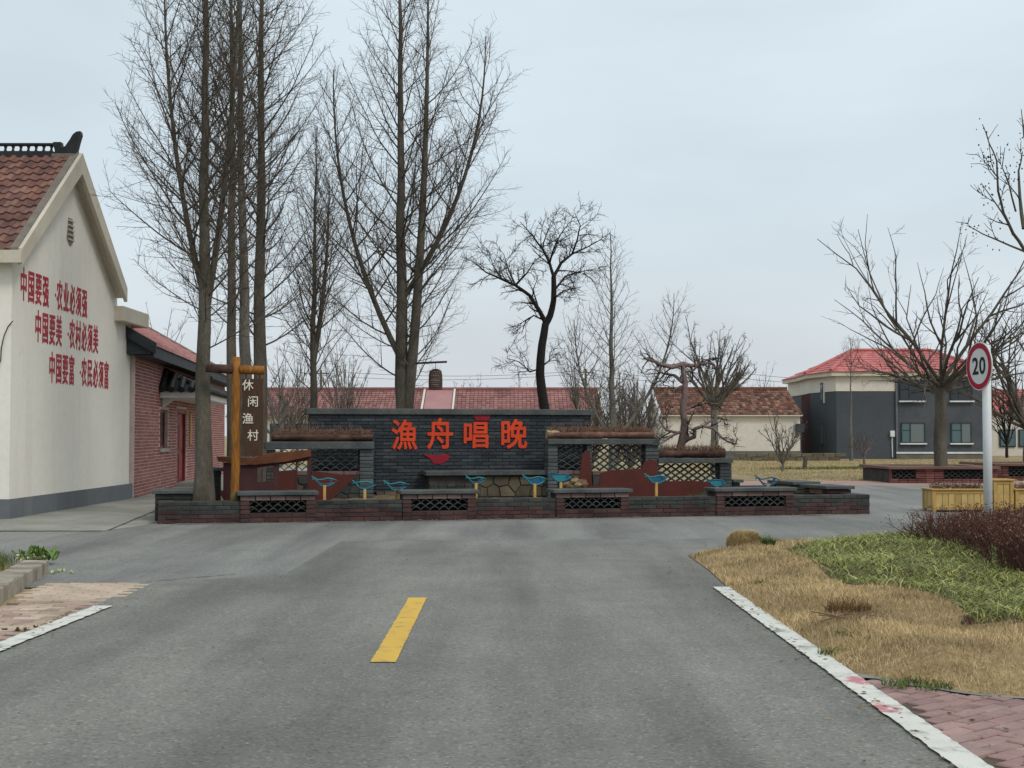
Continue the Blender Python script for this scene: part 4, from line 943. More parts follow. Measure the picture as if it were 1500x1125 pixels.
m_pinkroof = simple('smooth_pink_sheet', '#a47876', '#996d6b', .8, .6, fine=.05)
m_base = simple('grey_footing', '#6d6a60', '#5b5950', 1, .9)
# long red roofed house behind the trees
YE, YR = 84.0, 88.5
e0, e1, r0, r1 = at(330, 611, YE), at(884, 611, YE), at(395, 571, YR), at(874, 571, YR)
zE, zR = float(e1[2]), float(r1[2]); xa, xb = float(e0[0]), float(at(882, 611, YE)[0])
lh = thing('village_house', 'long low house with red tiled roof and a smooth pink middle section', 'house', ((xa + xb) / 2, YE + 4.5, 0)); o = tuple(lh.location)
MB().box(xa, xb - .3, YE + .4, YE + 8.6, -.1, zE - .01).build('wall', m_far, lh, o)
MB().prism([(YE + .4, zE - .01), (YE + 8.6, zE - .01), (YR, zR - .1)], xb - .52, xb - .3, 'x').build('gable_wall', m_far, lh, o)
xp0, xp1 = float(at(619, 590, YE + 2)[0]), float(at(664, 590, YE + 2)[0])
m = MB(); stepped_roof(m, xa, xp0, YE, zE, YR, zR, 13, 50, .05, 0, rg); stepped_roof(m, xp1, xb, YE, zE, YR, zR, 13, 36, .05, 0, rg); stepped_roof(m, xa, xb, YE + 9, zE, YR, zR, 6, 4, .04)
tag(m.build('roof_course', m_farroof, lh, o), kind='stuff')
MB().prism([(YE, zE + .03), (YR, zR + .03), (YR, zR - .06), (YE, zE - .06)], xp0 + .1, xp1 - .1, 'x').build('sheet_roof', m_pinkroof, lh, o)
for x in (xp0, xp1, xb + .06): MB().prism([(YE - .05, zE + .12), (YR, zR + .12), (YR, zR - .1), (YE - .05, zE - .1)], x - .06, x + .06, 'x').build('verge', m_far, lh, o)
MB().bbox(xa, xb + .1, YR - .14, YR + .14, zR - .02, zR + .16, .03).build('roof_ridge', m_farroof, lh, o)
for k, px in enumerate((410, 437)):
    w0 = at(px, 634, YE + .4); f = MB().box(w0[0] - .6, w0[0] + .6, YE + .33, YE + .39, .95, 2.1).build('window', m_dark, lh, o); MB().box(w0[0] - .54, w0[0] + .54, YE + .32, YE + .329, 1.0, 2.05).build('pane', m_glass, f, (0, 0, 0)).location = (-o[0], -o[1], -o[2])
# cream house with mottled tiles
YE, YR = 80.0, 84.5; m_mott = pieces('mottled_tile', ['#54382f', '#6e463a', '#7d5444', '#9a7966', '#4a342e', '#856251', '#613f34'], .85, 0, 40, island=True, dirt=.3, dscale=.8)
xa, xb, zE = float(at(968, 607, YE)[0]), float(at(1176, 607, YE)[0]), float(at(1070, 607, YE)[2]); zR = float(at(1070, 570, YR)[2])
ch2 = thing('village_house', 'cream house with weathered mottled brown tiles and blank side wall', 'house', ((xa + xb) / 2, YE + 4.5, 0)); o = tuple(ch2.location)
MB().prism([(YE + .3, .45), (YE + 8.7, .45), (YE + 8.7, zE - .03), (YR, zR - .15), (YE + .3, zE - .03)], xa + .2, xb - .1, 'x').build('wall', m_far, ch2, o)
MB().box(xa + .15, xb - .05, YE + .22, YE + 8.75, -.1, .45).build('footing', m_base, ch2, o)
m = MB(); stepped_roof(m, xa, xb, YE, zE, YR, zR, 13, 38, .06, 0, rg); stepped_roof(m, xa, xb, YE + 9, zE, YR, zR, 6, 4, .05); tag(m.build('roof_course', m_mott, ch2, o), kind='stuff')
MB().bbox(xa, xb, YR - .15, YR + .15, zR - .04, zR + .13, .03).build('roof_ridge', m_mott, ch2, o)
MB().prism([(YE - .05, zE + .1), (YR, zR + .1), (YR, zR - .12), (YE - .05, zE - .12)], xa - .15, xa - .001, 'x').build('verge', m_white, ch2, o)
MB().box(xa, xb, YE + .02, YE + .3, zE - .10, zE - .03).build('eave', m_far, ch2, o)
p = at(1171, 627, YE + .3); MB().bbox(p[0] - .25, p[0] + .25, YE + .05, YE + .3, p[2] - .25, p[2] + .25, .02).build('wall_lamp', m_dark, ch2, o)
# low field wall in front
fw = thing('low_wall', 'low brown grey field wall at the foot of the cream house', 'wall', (float(at(1120, 672, 74)[0]), 74, 0)); a_, b_ = float(at(1068, 672, 74)[0]), float(at(1230, 672, 74)[0]); o = tuple(fw.location)
vb = brick_variants('block', .58, .3, .2, pieces('field_stone', ['#6b6352', '#5d5646', '#777060'], .95, .01, 20), 4, .02, .02, 3)
k = 0; x = a_
while x < b_:
    for j in range(2): link('block', vb[(k + j) % 4], fw, (x + .3 + (.3 if j else 0) - o[0], 0, .1 + .2 * j))
    x += .6; k += 1
# dark two storey house
YD = 80.0; m_dk = simple('charcoal_render', '#42474c', '#4a4f54', .4, .8, fine=.06); m_dk2 = simple('charcoal_brick_face', '#474b50', '#525659', .8, .85, fine=.1)
m_rw = simple('brick_red_wall', '#7d4238', '#6f3a33', .8, .85); m_coral = pieces('coral_roof', ['#b86864', '#bf726e', '#ae5f5c', '#c57d77'], .6, 0, 40, island=True, dirt=.15, dscale=.6)
def dX(px, Y): return float(at(px, 600, Y)[0])
dh = thing('dark_house', 'charcoal two storey house with coral hipped roof and cream upper band', 'house', (dX(1310, YD), YD + 5, 0)); o = tuple(dh.location)
A, B, C_, D, E_, F_ = (dX(1174, YD + 8), YD + 8), (dX(1187, YD + 4), YD + 4), (dX(1225, YD), YD), (dX(1441, YD), YD), (dX(1441, YD), YD + 12), (dX(1174, YD + 8), YD + 12)
foot = [A, B, C_, D, E_, F_]; zt = float(at(1280, 573, YD)[2]); zc = float(at(1280, 551, YD)[2])
MB().prism(foot, -.1, zt, 'z').build('wall', m_dk, dh, o)
cx_, cy_ = dX(1310, YD), YD + 6
def grow_(poly, d): return [(x + d * math.copysign(1, x - cx_), y + d * (math.copysign(1, y - cy_))) for x, y in poly]
MB().prism(grow_(foot, .03), zt + .002, zc, 'z').build('cream_band', m_far, dh, o)
MB().prism(grow_(foot, .34), zc + .002, zc + .24, 'z').build('eave_fascia', m_cream2, dh, o)
MB().add([A + (0,), B + (0,), B + (zt,), A + (zt,)], [(0, 1, 2, 3)]) if False else None
n_ = np.array([B[1] - A[1], -(B[0] - A[0])]); n_ /= np.linalg.norm(n_); n_ = n_ if n_[1] < 0 else -n_
MB().prism([(A[0] + n_[0] * .02, A[1] + n_[1] * .02), (B[0] + n_[0] * .02, B[1] + n_[1] * .02), B, A], -.05, zt - .01, 'z').build('brick_red_face', m_rw, dh, o)
dpx = dX(1314, YD); MB().box(dpx, D[0] - .01, YD - .05, YD - .001, .36, float(at(1380, 556.5, YD)[2])).build('brick_face', m_dk2, dh, o)
MB().tube([(dpx - .05, YD - .08, .3), (dpx - .05, YD - .08, zc - .05)], .06, 8).build('downpipe', simple('grey_pipe', '#5f6468', '#6a6f73', 3, .5), dh, o)
MB().box(dpx - .1, D[0] + .05, YD - .16, YD - .052, .30, .40).build('white_ledge', m_white, dh, o)
MB().box(dpx - .1, D[0] + .05, YD - .12, YD - .06, -.05, .298).build('footing', m_base, dh, o)
# coral hipped roof
RZ = float(at(1300, 514.5, YD + 6)[2]); ev = grow_(foot, .40); zf = zc + .24; r0_, r1_ = (dX(1249, YD + 6), YD + 6), (dX(1362, YD + 6), YD + 6)
def loft(m, e0, e1, t0, t1, n=9, seg=10):
    for r in range(n):
        a, b = r / n, (r + 1) / n
        for q in range(seg):
            u0, u1 = q / seg, (q + 1) / seg
            def P(u, t, dz): 
                x0, y0 = e0[0] + (e1[0] - e0[0]) * u, e0[1] + (e1[1] - e0[1]) * u; x1, y1 = t0[0] + (t1[0] - t0[0]) * u, t0[1] + (t1[1] - t0[1]) * u
                return (x0 + (x1 - x0) * t, y0 + (y1 - y0) * t, zf + (RZ - zf) * t + dz)
            V = [P(u0, a, .05), P(u1, a, .05), P(u1, b, 0), P(u0, b, 0), P(u0, a, -.01), P(u1, a, -.01)]; m.add(V, [(0, 1, 2, 3), (4, 5, 1, 0)])
m = MB(); loft(m, ev[2], ev[3], r0_, r1_, 9, 24); loft(m, ev[3], ev[4], r1_, r1_, 9, 8); loft(m, ev[4], ev[5], r1_, r0_, 5, 6); loft(m, ev[5], ev[0], r0_, r0_, 5, 3); loft(m, ev[0], ev[1], r0_, r0_, 9, 6); loft(m, ev[1], ev[2], r0_, r0_, 9, 6)
tag(m.build('roof_course', m_coral, dh, o), kind='stuff')
for e_, t_ in ((ev[1], r0_), (ev[2], r0_), (ev[3], r1_)): MB().tube([(e_[0], e_[1], zf + .08), (t_[0], t_[1], RZ + .06)], .12, 6).build('hip_ridge', m_coral, dh, o)
MB().tube([(r0_[0], r0_[1], RZ + .06), (r1_[0], r1_[1], RZ + .06)], .13, 6).build('roof_ridge', m_coral, dh, o)
m_gl2 = Mat('grey_green_glass', .12, .6).color('#4d6468').m; m_gl3 = Mat('curtained_glass', .2, .5).color('#667170').m
def dwin(px0, px1, y0, y1, Y, split=.38, yoff=.06, dark=False):
    x0, x1 = dX(px0, Y), dX(px1, Y); z0, z1 = float(at(px0, y1, Y)[2]), float(at(px0, y0, Y)[2]); q = Y - yoff; b = .06
    f = MB(); f.box(x0, x0 + b, q - .06, q, z0, z1); f.box(x1 - b, x1, q - .06, q, z0, z1); f.box(x0 + b, x1 - b, q - .06, q, z0, z0 + b); f.box(x0 + b, x1 - b, q - .06, q, z1 - b, z1); xm = x0 + (x1 - x0) * split; f.box(xm - .03, xm + .03, q - .06, q, z0 + b, z1 - b)
    w = f.build('window', m_dark, dh, o); L = tuple(-k for k in o)
    zm = z0 + (z1 - z0) * .6
    for a, c, zz0, zz1, mt in ((x0 + b, xm - .03, z0 + b, zm, m_gl2), (x0 + b, xm - .03, zm + .04, z1 - b, m_gl2), (xm + .03, x1 - b, z0 + b, z1 - b, m_gl3)): mt = m_glass if dark else mt; MB().box(a, c, q - .03, q - .002, zz0, zz1).build('pane', mt, w, o)
    MB().bbox(x0 - .08, x1 + .08, q - .16, q + .02, z0 - .09, z0 - .003, .01).build('sill', m_white, w, o)
dwin(1319, 1354, 619, 649, YD); dwin(1392, 1422, 619, 649, YD, .5); dwin(1318, 1353, 560, 587, YD - .03, dark=True); dwin(1392, 1424, 560, 587, YD - .03, dark=True)
for t_, b_, s in ((561, 588, 0), (620, 652, 0)):
    yy = YD + 1.9; xx = dX(1206, yy); dirn = np.array([C_[0] - B[0], C_[1] - B[1]]); dirn /= np.linalg.norm(dirn); nn = np.array([dirn[1], -dirn[0]]); f0 = np.array(B) + dirn * (np.linalg.norm(np.array(C_) - np.array(B)) * .5)
    z0, z1 = float(at(1206, b_, f0[1])[2]), float(at(1206, t_, f0[1])[2]); wv = .22
    w = MB().prism([tuple(f0 - dirn * wv + nn * .08), tuple(f0 + dirn * wv + nn * .08), tuple(f0 + dirn * wv), tuple(f0 - dirn * wv)], z0, z1, 'z').build('window', m_dark, dh, o)
    MB().prism([tuple(f0 - dirn * wv * .7 + nn * .09), tuple(f0 + dirn * wv * .7 + nn * .09), tuple(f0 + dirn * wv * .7 + nn * .081), tuple(f0 - dirn * wv * .7 + nn * .081)], z0 + .1, z1 - .1, 'z').build('pane', m_gl2, w, o)
    MB().prism([tuple(f0 + dirn * wv * 1.0 + nn * .07), tuple(f0 + dirn * wv * 1.5 + nn * .07), tuple(f0 + dirn * wv * 1.5), tuple(f0 + dirn * wv * 1.0)], z0 - .1, z1, 'z').build('jamb', m_far if t_ < 600 else m_dk2, w, o)
x0 = dX(1303, YD); MB().bbox(x0, x0 + .26, YD - .16, YD - .01, float(at(1303, 640, YD)[2]), float(at(1303, 631, YD)[2]), .02).build('meter_box', m_white, dh, o)
MB().tube([(x0 + .13, YD - .06, .1), (x0 + .11, YD - .06, 1.0), (x0 + .13, YD - .06, 1.3)], .03, 6).build('meter_pipe', m_white, dh, o)
# house beyond the second planter, at the right edge
YH = 92.0; xa, xb = dX(1448, YH), dX(1640, YH); z1_ = float(at(1470, 604, YH)[2]); zr2 = float(at(1470, 570, YH + 5)[2])
rh = thing('village_house', 'white walled house with red roof beyond the second tree planter', 'house', ((xa + xb) / 2, YH + 4, 0)); o = tuple(rh.location)
MB().prism([(YH + .3, -.1), (YH + 9.7, -.1), (YH + 9.7, z1_), (YH + 5, zr2 - .1), (YH + .3, z1_)], xa + .1, xb, 'x').build('wall', m_far, rh, o)
m = MB(); stepped_roof(m, xa, xb, YH, z1_, YH + 5, zr2, 12, 24, .05, 0, rg); stepped_roof(m, xa, xb, YH + 10, z1_, YH + 5, zr2, 5, 4, .04); tag(m.build('roof_course', m_coral, rh, o), kind='stuff')
for px in (1463, 1491):
    x0 = dX(px, YH + .3); z0 = float(at(px, 655, YH)[2]); w = MB().box(x0, x0 + 1.1, YH + .22, YH + .299, z0, z0 + 1.2).build('window', m_dark, rh, o); MB().box(x0 + .08, x0 + 1.02, YH + .19, YH + .218, z0 + .08, z0 + 1.12).build('pane', m_gl2, w, o)

# ---------------------------------------------------------------- brick tree planters on the plaza
m_mb = pieces('brown_red_brick', ['#6a4340', '#764c47', '#5e3a38', '#81564f'], .85, .003, 50, dirt=.3, dscale=2)
m_mcope = simple('brown_stone_coping', '#74594f', '#634a42', 1.5, .8, bump=.004, bscale=20)
def tree_planter(label, pxl, pxr, ytop, ybase, D, piers, seed):
    Yb = float(G(pxl, ybase)[1]); x0, x1 = float(at(pxl, ybase, Yb)[0]), float(at(pxr, ybase, Yb)[0]); H_ = float(at(pxl, ytop, Yb)[2])
    t = thing('tree_planter', label, 'planter', ((x0 + x1) / 2, Yb + D / 2, 0), 0, 'square brick tree planters on the plaza'); o = tuple(t.location)
    ch = .08
    m = MB(); m.bbox(x0 - .06, x1 + .06, Yb - .06, Yb + .38, H_ - ch, H_, .01); m.bbox(x0 - .06, x1 + .06, Yb + D - .38, Yb + D + .06, H_ - ch, H_, .01); m.bbox(x0 - .06, x0 + .38, Yb + .382, Yb + D - .382, H_ - ch, H_, .01); m.bbox(x1 - .38, x1 + .06, Yb + .382, Yb + D - .382, H_ - ch, H_, .01); m.build('coping', m_mcope, t, o)
    m = MB().box(x0 + .03, x1 - .03, Yb + .16, Yb + D - .03, -.05, H_ - ch - .03); m.build('wall_core', m_core, t, o)
    MB().box(x0 + .38, x1 - .38, Yb + .38, Yb + D - .38, H_ - ch - .03, H_ - .03).build('soil', m_soil, t, o)
    hb = .125; nb = int((x1 - x0) / .25); bw = (x1 - x0) / nb; vb = brick_variants('brick', bw - .012, .12, .06 - .008, m_mb, 4, .006, .003, seed)
    for j in range(2):
        for k in range(nb): link('brick', vb[(j + k) % 4], t, (x0 + bw * (k + .5) - o[0], Yb + .09 - o[1], .031 + .06 * j))
    ps = [(float(at(a, ybase, Yb)[0]), float(at(b, ybase, Yb)[0])) for a, b in piers]; hz = (H_ - ch - .125) / 4
    for a, b in ps:
        n2 = max(1, round((b - a) / .26)); w2 = (b - a) / n2; v2 = brick_variants('brick', w2 - .01, .14, hz - .009, m_mb, 3, .006, .003, seed + 1)
        for j in range(4):
            for k in range(n2): link('brick', v2[(j + k) % 3], t, (a + w2 * (k + .5) - o[0], Yb + .085 - o[1], .125 + hz * (j + .5)))
    for (a, b), (c, d) in zip(ps[:-1], ps[1:]): lattice(t, o, b, c, .125, H_ - ch - .004, Yb + .09, .17, .06, .10)
    return (x0 + x1) / 2, Yb + D / 2, H_
P1 = tree_planter('square brown brick planter holding the wide bare tree near the speed sign', 1304, 1462, 683.5, 707.5, 3.2, [(1304, 1307), (1342, 1383), (1443, 1462)], 3)
P2 = tree_planter('brown brick planter at the picture edge behind the speed sign pole', 1459, 1640, 679, 703.5, 3.2, [(1459, 1478), (1518, 1560), (1620, 1640)], 5)
# ---------------------------------------------------------------- yellow wooden planter boxes
m_yw = pieces('honey_wood', ['#c2a468', '#b7985a', '#caae74', '#ac8c50'], .55, .002, 30, dirt=.25, dscale=4)
m_yw2 = simple('honey_wood_frame', '#a8864a', '#b89658', 5, .55, fine=.15)
m_brn = simple('brown_knot', '#5a3c1a', '#6e4a20', 9, .7)
def wood_box(label, px0, px1, ytop, ybase, D, Yb, plabel=None, rz=0.0):
    x0, x1 = float(at(px0, ybase, Yb)[0]), float(at(px1, ybase, Yb)[0]); H_ = float(at(px0, ytop, Yb)[2])
    t = thing('planter_box', label, 'planter box', ((x0 + x1) / 2, Yb + D / 2, 0), rz, 'yellow wooden planter boxes'); o = tuple(t.location); f = .055; zb = .04
    for (xa, ya) in ((x0, Yb), (x1 - .07, Yb), (x0, Yb + D - .07), (x1 - .07, Yb + D - .07)): MB().bbox(xa, xa + .07, ya, ya + .07, 0, H_ - .03, .006).build('leg', m_yw2, t, o)
    m = MB(); m.bbox(x0 - .02, x1 + .02, Yb - .02, Yb + .09, H_ - .03, H_, .006); m.bbox(x0 - .02, x1 + .02, Yb + D - .09, Yb + D + .02, H_ - .03, H_, .006); m.bbox(x0 - .02, x0 + .09, Yb + .092, Yb + D - .092, H_ - .03, H_, .006); m.bbox(x1 - .09, x1 + .02, Yb + .092, Yb + D - .092, H_ - .03, H_, .006); m.build('rim', m_yw2, t, o)
    n = max(2, round((x1 - x0 - .14) / .115)); w = (x1 - x0 - .14) / n
    for k in range(n):
        for yy in (Yb + .02, Yb + D - .045): MB().bbox(x0 + .07 + w * k + .003, x0 + .07 + w * (k + 1) - .003, yy, yy + .025, zb, H_ - .032, .004).build('plank', m_yw, t, o)
    n2 = max(2, round((D - .14) / .115)); w2 = (D - .14) / n2
    for k in range(n2):
        for xx in (x0 + .02, x1 - .045): MB().bbox(xx, xx + .025, Yb + .07 + w2 * k + .003, Yb + .07 + w2 * (k + 1) - .003, zb, H_ - .032, .004).build('plank', m_yw, t, o)
    MB().bbox(x0 + .072, x1 - .072, Yb + .008, Yb + .03, zb - .002, zb + .06, .004).build('rail', m_yw2, t, o); MB().bbox(x0 + .072, x1 - .072, Yb + .008, Yb + .03, H_ - .09, H_ - .033, .004).build('rail', m_yw2, t, o)
    MB().box(x0 + .08, x1 - .08, Yb + .08, Yb + D - .08, .1, H_ - .07).build('soil', m_soil, t, o)
    if plabel:
        rg = random.Random(int(px0)); P = []; V, F = [], []
        for _ in range(420):
            x, y, z = rg.uniform(x0 + .08, x1 - .08), rg.uniform(Yb + .08, Yb + D - .08), H_ - .07 + rg.uniform(0, .02); h = rg.uniform(.06, .17); dx, dy = rg.uniform(-.08, .08), rg.uniform(-.08, .08)
            P.append(([(x, y, z), (x + dx * .4, y + dy * .4, z + h * .6), (x + dx, y + dy, z + h)], [.004, .003, .002])); 
            for _q in range(2):
                q = np.array([x + dx * rg.random(), y + dy * rg.random(), z + h * rg.uniform(.4, 1.1)]); a = np.array([rg.uniform(-1, 1), rg.uniform(-1, 1), rg.uniform(-.6, .6)]) * .028; b = np.array([rg.uniform(-1, 1), rg.uniform(-1, 1), rg.uniform(-.6, .6)]) * .018; i = len(V); V += [q - a, q - b, q + a, q + b]; F.append((i, i + 1, i + 2, i + 3))
        d = thing('dry_plants', plabel, 'plants', (o[0], o[1], H_)); oo = np.array([o[0], o[1], H_]); v, f_ = tubes_np(P, 3); link('stems', mesh_np('stems', v - oo, [f_], m_twig), d)
        link('dead_leaves', mesh_np('dead_leaves', np.array(V) - oo, [np.array(F)], pieces('dead_leaf', ['#6b5142', '#8a6f58', '#a58d74', '#5a4236'], .9, 0, 40, island=True)), d)
Yb = float(G(1400, 750)[1])
wood_box('long yellow plank planter box left of the speed sign pole', 1366, 1452, 716, 750, .62, Yb, 'brown dead plants in the long yellow box by the sign pole')
wood_box('tall yellow plank box just right of the speed sign pole', 1456, 1486, 702, 750, .45, Yb + .02)
wood_box('yellow plank planter box at the picture edge with pale dead leaves', 1488, 1590, 716, 750, .62, Yb, 'pale dead leaves in the yellow box at the picture edge')

# ---------------------------------------------------------------- speed limit sign
m_signw = simple('sign_white', '#d4d6d6', '#c9cccc', 2, .4, fine=.02); m_signr = simple('sign_red', '#a8132c', '#9c1028', 3, .4, fine=.03); m_signk = simple('sign_black', '#101113', '#161718', 3, .4)
YS = 16.5; px_, _, _ = at(1447, 700, YS); zc_ = float(at(1441, 536.5, YS)[2]); R_ = 35.5 / FOC * YS
sg = thing('speed_sign', 'round red ringed speed limit sign reading 20 on a white pole', 'road sign', (float(px_), YS, 0))
pr_ = .052
MB().tube([(0, 0, -.05), (0, 0, zc_ + R_ * .88)], pr_, 16).build('pole', m_signw, sg, smooth=True)
pt = link('plate', None, sg) if False else None
th = math.radians(79)     # the plate faces traffic coming along the crossing road from the left
ct = float(at(1441, 536.5, YS)[0]) - float(px_)
def disc(m, r, d0, d1, n=40): m.prism([(r * math.cos(2 * PI * k / n), r * math.sin(2 * PI * k / n)) for k in range(n)], d0, d1, 'z'); return m
pl_ = disc(MB(), R_, -.012, .0).build('plate', m_signw, sg); 
pl_.location = (-pr_ - .045, -.02, zc_); pl_.rotation_euler = (PI / 2, 0, -th)
ring = MB(); n = 44; r0, r1 = R_ * .955, R_ * .74
for d in (0.001, .004): ring.v += [(r * math.cos(2 * PI * k / n), r * math.sin(2 * PI * k / n), d) for r in (r0, r1) for k in range(n)]
for k in range(n):
    j = (k + 1) % n; ring.f += [(2 * n + k, 2 * n + j, 3 * n + j, 3 * n + k), (k, j, 2 * n + j, 2 * n + k), (n + k, 3 * n + k, 3 * n + j, n + j)]
ring.build('red_ring', m_signr, pl_)
for ch, dx in (('2', -.27), ('0', .27)): link('numeral', glyph(ch, R_ * .44, R_ * .68, m_signk, .03, .002), pl_, (dx * R_, .0 + R_ * .02, .001))
for z in (-.18, .18): MB().tube([(-.09, 0, 0), (.09, 0, 0)], .012, 6).build('clamp', m_signw, pl_).location = (.0, z, -.03)
# ---------------------------------------------------------------- bare trees
def bark(name, a, b): return simple(name, a, b, 3.0, .95, (1, 1, .35), bump=.012, bscale=22, fine=.3)
m_bark = bark('grey_brown_bark', '#625c52', '#474239'); m_bark2 = bark('dark_bark', '#2c2723', '#211d1a'); m_barkp = bark('pinkish_bark', '#7d6a66', '#5e4f4c'); m_barkg = bark('pale_grey_bark', '#6f6c64', '#57534b')
m_tw = simple('dark_twigs', '#574d43', '#484037', 5, .95); m_tw2 = simple('black_twigs', '#2a2521', '#332c27', 5, .95); m_twp = simple('brown_twigs', '#5c4c42', '#4d3f37', 5, .95)
UP = np.array([0, 0, 1.0])
def unit(v): return v / (np.linalg.norm(v) + 1e-9)
def grow(rg, p, d, L, r0, r1, k, curl, wob):
    pts, rad = [tuple(p)], [r0]; p = np.array(p, float); d = unit(np.array(d, float)); s = L / (k - 1)
    for i in range(1, k):
        d = unit(d + UP * curl + np.array([rg.gauss(0, wob), rg.gauss(0, wob), rg.gauss(0, wob * .8)])); p = p + d * s
        pts.append(tuple(p)); rad.append(r0 + (r1 - r0) * (i / (k - 1)) ** .85)
    return pts, rad
def along(pts, t):
    f = t * (len(pts) - 1); i = min(int(f), len(pts) - 2); q = f - i; a, b = np.array(pts[i]), np.array(pts[i + 1]); return a + (b - a) * q, unit(b - a)
def side_dir(rg, d, ang, az=None):
    ref = UP if abs(d[2]) < .9 else np.array([1.0, 0, 0]); a = unit(np.cross(d, ref)); b = np.cross(d, a); az = rg.uniform(0, 2 * PI) if az is None else az
    return unit(d * math.cos(ang) + (a * math.cos(az) + b * math.sin(az)) * math.sin(ang))
def finish(t, base, trunk, L1, L2, L3, mt, mtw, mat2=None, sides=12):
    o = np.array(base); v, f = tubes_np(trunk, sides); link('trunk', mesh_np('trunk', v - o, [f], mt, True), t)
    if L1:
        v, f = tubes_np(L1, 6); link('limbs', mesh_np('limbs', v - o, [f], mat2 or mt, True), t)
    parts = []; b = 0; Vs, Fs = [], []
    for P, s in ((L2, 4), (L3, 3)):
        if P: v, f = tubes_np(P, s); Vs.append(v - o); Fs.append(f + b); b += len(v)
    if Vs: link('crown', mesh_np('crown', np.concatenate(Vs), [np.concatenate(Fs)], mtw), t)
def twigs_on(rg, L3, br, sp, lmin, lmax, r, t0=.15, curl=.08, k=3, ang=(.6, 1.1)):
    pts = br[0]; L = sum(math.dist(a, b) for a, b in zip(pts[:-1], pts[1:])); n = int(L / sp)
    for i in range(n):
        t = t0 + (1 - t0) * (i + rg.random()) / max(n, 1)
        if t >= 1: continue
        p, d = along(pts, t); L3.append(grow(rg, p, side_dir(rg, d, rg.uniform(*ang)), rg.uniform(lmin, lmax) * (1.15 - .5 * t), r, r * .5, k, curl, .10))
def upright_tree(label, px, Y, H, r, z0, spread, n1, seed, lean=(0, 0), wood=(m_bark, m_tw), dens=1.0, group=None, base_z=0.0, extra_trunk=None, name='ginkgo_tree', px_py=690, up=.10, el=(25, 45), name_cat='tree', twr=.0030):
    """straight stem with rising side branches, each set with short spurs"""
    rg = random.Random(seed); b = at(px, px_py, Y); base = np.array([float(b[0]), Y, base_z]); t = thing(name, label, name_cat, tuple(base), 0, group); o = base
    k = 16; tr, rr = [], []
    for i in range(k):
        q = i / (k - 1); tr.append((o[0] + lean[0] * q + rg.gauss(0, .018) * (0 < i), o[1] + lean[1] * q + rg.gauss(0, .018) * (0 < i), base_z - .08 + (H - base_z + .08) * q)); rr.append(r * (1.2 if i == 0 else 1) * (1 - .95 * q ** .66) + .004)
    trunks = [(tr, rr)]
    if extra_trunk:        # (fraction where it forks, lateral vector at top, radius fraction)
        for f0, vec, rf, h2 in extra_trunk:
            p, _ = along(tr, f0); pts = []; rad = []
            for i in range(14):
                q = i / 13; w_ = 1 - (1 - q) ** 2.2; pts.append((p[0] + vec[0] * w_, p[1] + vec[1] * w_, p[2] + (h2 - p[2]) * q)); rad.append(r * rf * (1 - .92 * q) + .004)
            trunks.append((pts, rad))
    L1, L2, L3 = [], [], []
    for ti, (tp, trd) in enumerate(trunks):
        Ht = tp[-1][2]; n_ = n1 if ti == 0 else int(n1 * .6)
        for i in range(n_):
            z = z0 + (Ht - .25 - z0) * ((i + rg.random() * .8) / n_) ** .92; f = (z - tp[0][2]) / (Ht - tp[0][2])
            if f <= 0.02: continue
            p, d = along(tp, f); h = (z - z0) / max(Ht - z0, .1); pr = (.75 + .6 * h) if h < .25 else .9 * (1 - (h - .25) / .75) ** .8 + .10
            L = spread * pr * rg.uniform(.72, 1.08); az = i * 2.399 + rg.uniform(-.5, .5) + ti * 1.3; e_ = math.radians(rg.uniform(*el) + 22 * h)
            rl = min(max(.007, .0085 * L + .0045), .36 * r * (1 - .85 * f) + .006); d1 = np.array([math.cos(az) * math.cos(e_), math.sin(az) * math.cos(e_), math.sin(e_)])
            br = grow(rg, p, d1, L * 1.25, rl, .004, 9, up, .06); L1.append(br)
            nl = int(L * 6.0 * dens)
            for q in range(nl):
                t_ = .12 + .86 * (q + rg.random()) / nl; p2, d2 = along(br[0], t_); l2 = (.38 + .36 * L * (1 - t_)) * rg.uniform(.5, 1.35)
                b2 = grow(rg, p2, side_dir(rg, d2, rg.uniform(.55, 1.0)), l2, max(.0042, rl * (1 - t_) * .55), twr * .8, 5, up * .8, .09); L2.append(b2)
                twigs_on(rg, L3, b2, .10 / dens, .10, .36, twr, .1, .10)
            twigs_on(rg, L3, br, .085 / dens, .08, .30, twr, .1, .10)
    finish(t, base, trunks, L1, L2, L3, wood[0], wood[1]); return t
TG = 'tall bare trees standing in and behind the flower bed'
upright_tree('tall bare tree standing nearest, in the front of the flower bed by the brick house', 299, 22.4, 11.8, .17, 2.75, 1.85, 68, 1, (-.10, .1), dens=1.15, group=TG, base_z=.2, px_py=735, extra_trunk=[(.27, (.50, .2), .34, 10.4), (.30, (-.80, .3), .30, 9.8)], el=(18, 50), up=.085)
upright_tree('slim bare tree trunk right behind the signpost post, left of two', 341, 26.0, 12.2, .145, 3.2, 1.8, 54, 2, (-.10, .0), dens=1.0, group=TG, base_z=0, el=(18, 48), up=.08)
upright_tree('pale bare tree trunk directly behind the log post, between slim and thick trunks', 361, 26.8, 12.6, .17, 3.9, 1.7, 50, 3, (-.28, .2), dens=1.0, group=TG, base_z=0, wood=(m_barkg, m_tw), el=(18, 48), up=.08)
upright_tree('thickest bare trunk behind the board with four cream characters', 379, 27.6, 13.2, .20, 3.0, 2.5, 62, 4, (-.06, .3), dens=1.05, group=TG, base_z=0, el=(8, 38), up=.08)
upright_tree('thin bare tree between the signpost group and the twin trunked tree', 457, 33.0, 8.9, .14, 2.3, 1.75, 60, 5, (.05, .0), dens=1.0, group=TG, extra_trunk=[(.36, (.35, .1), .5, 7.6)], el=(22, 58), up=.09)
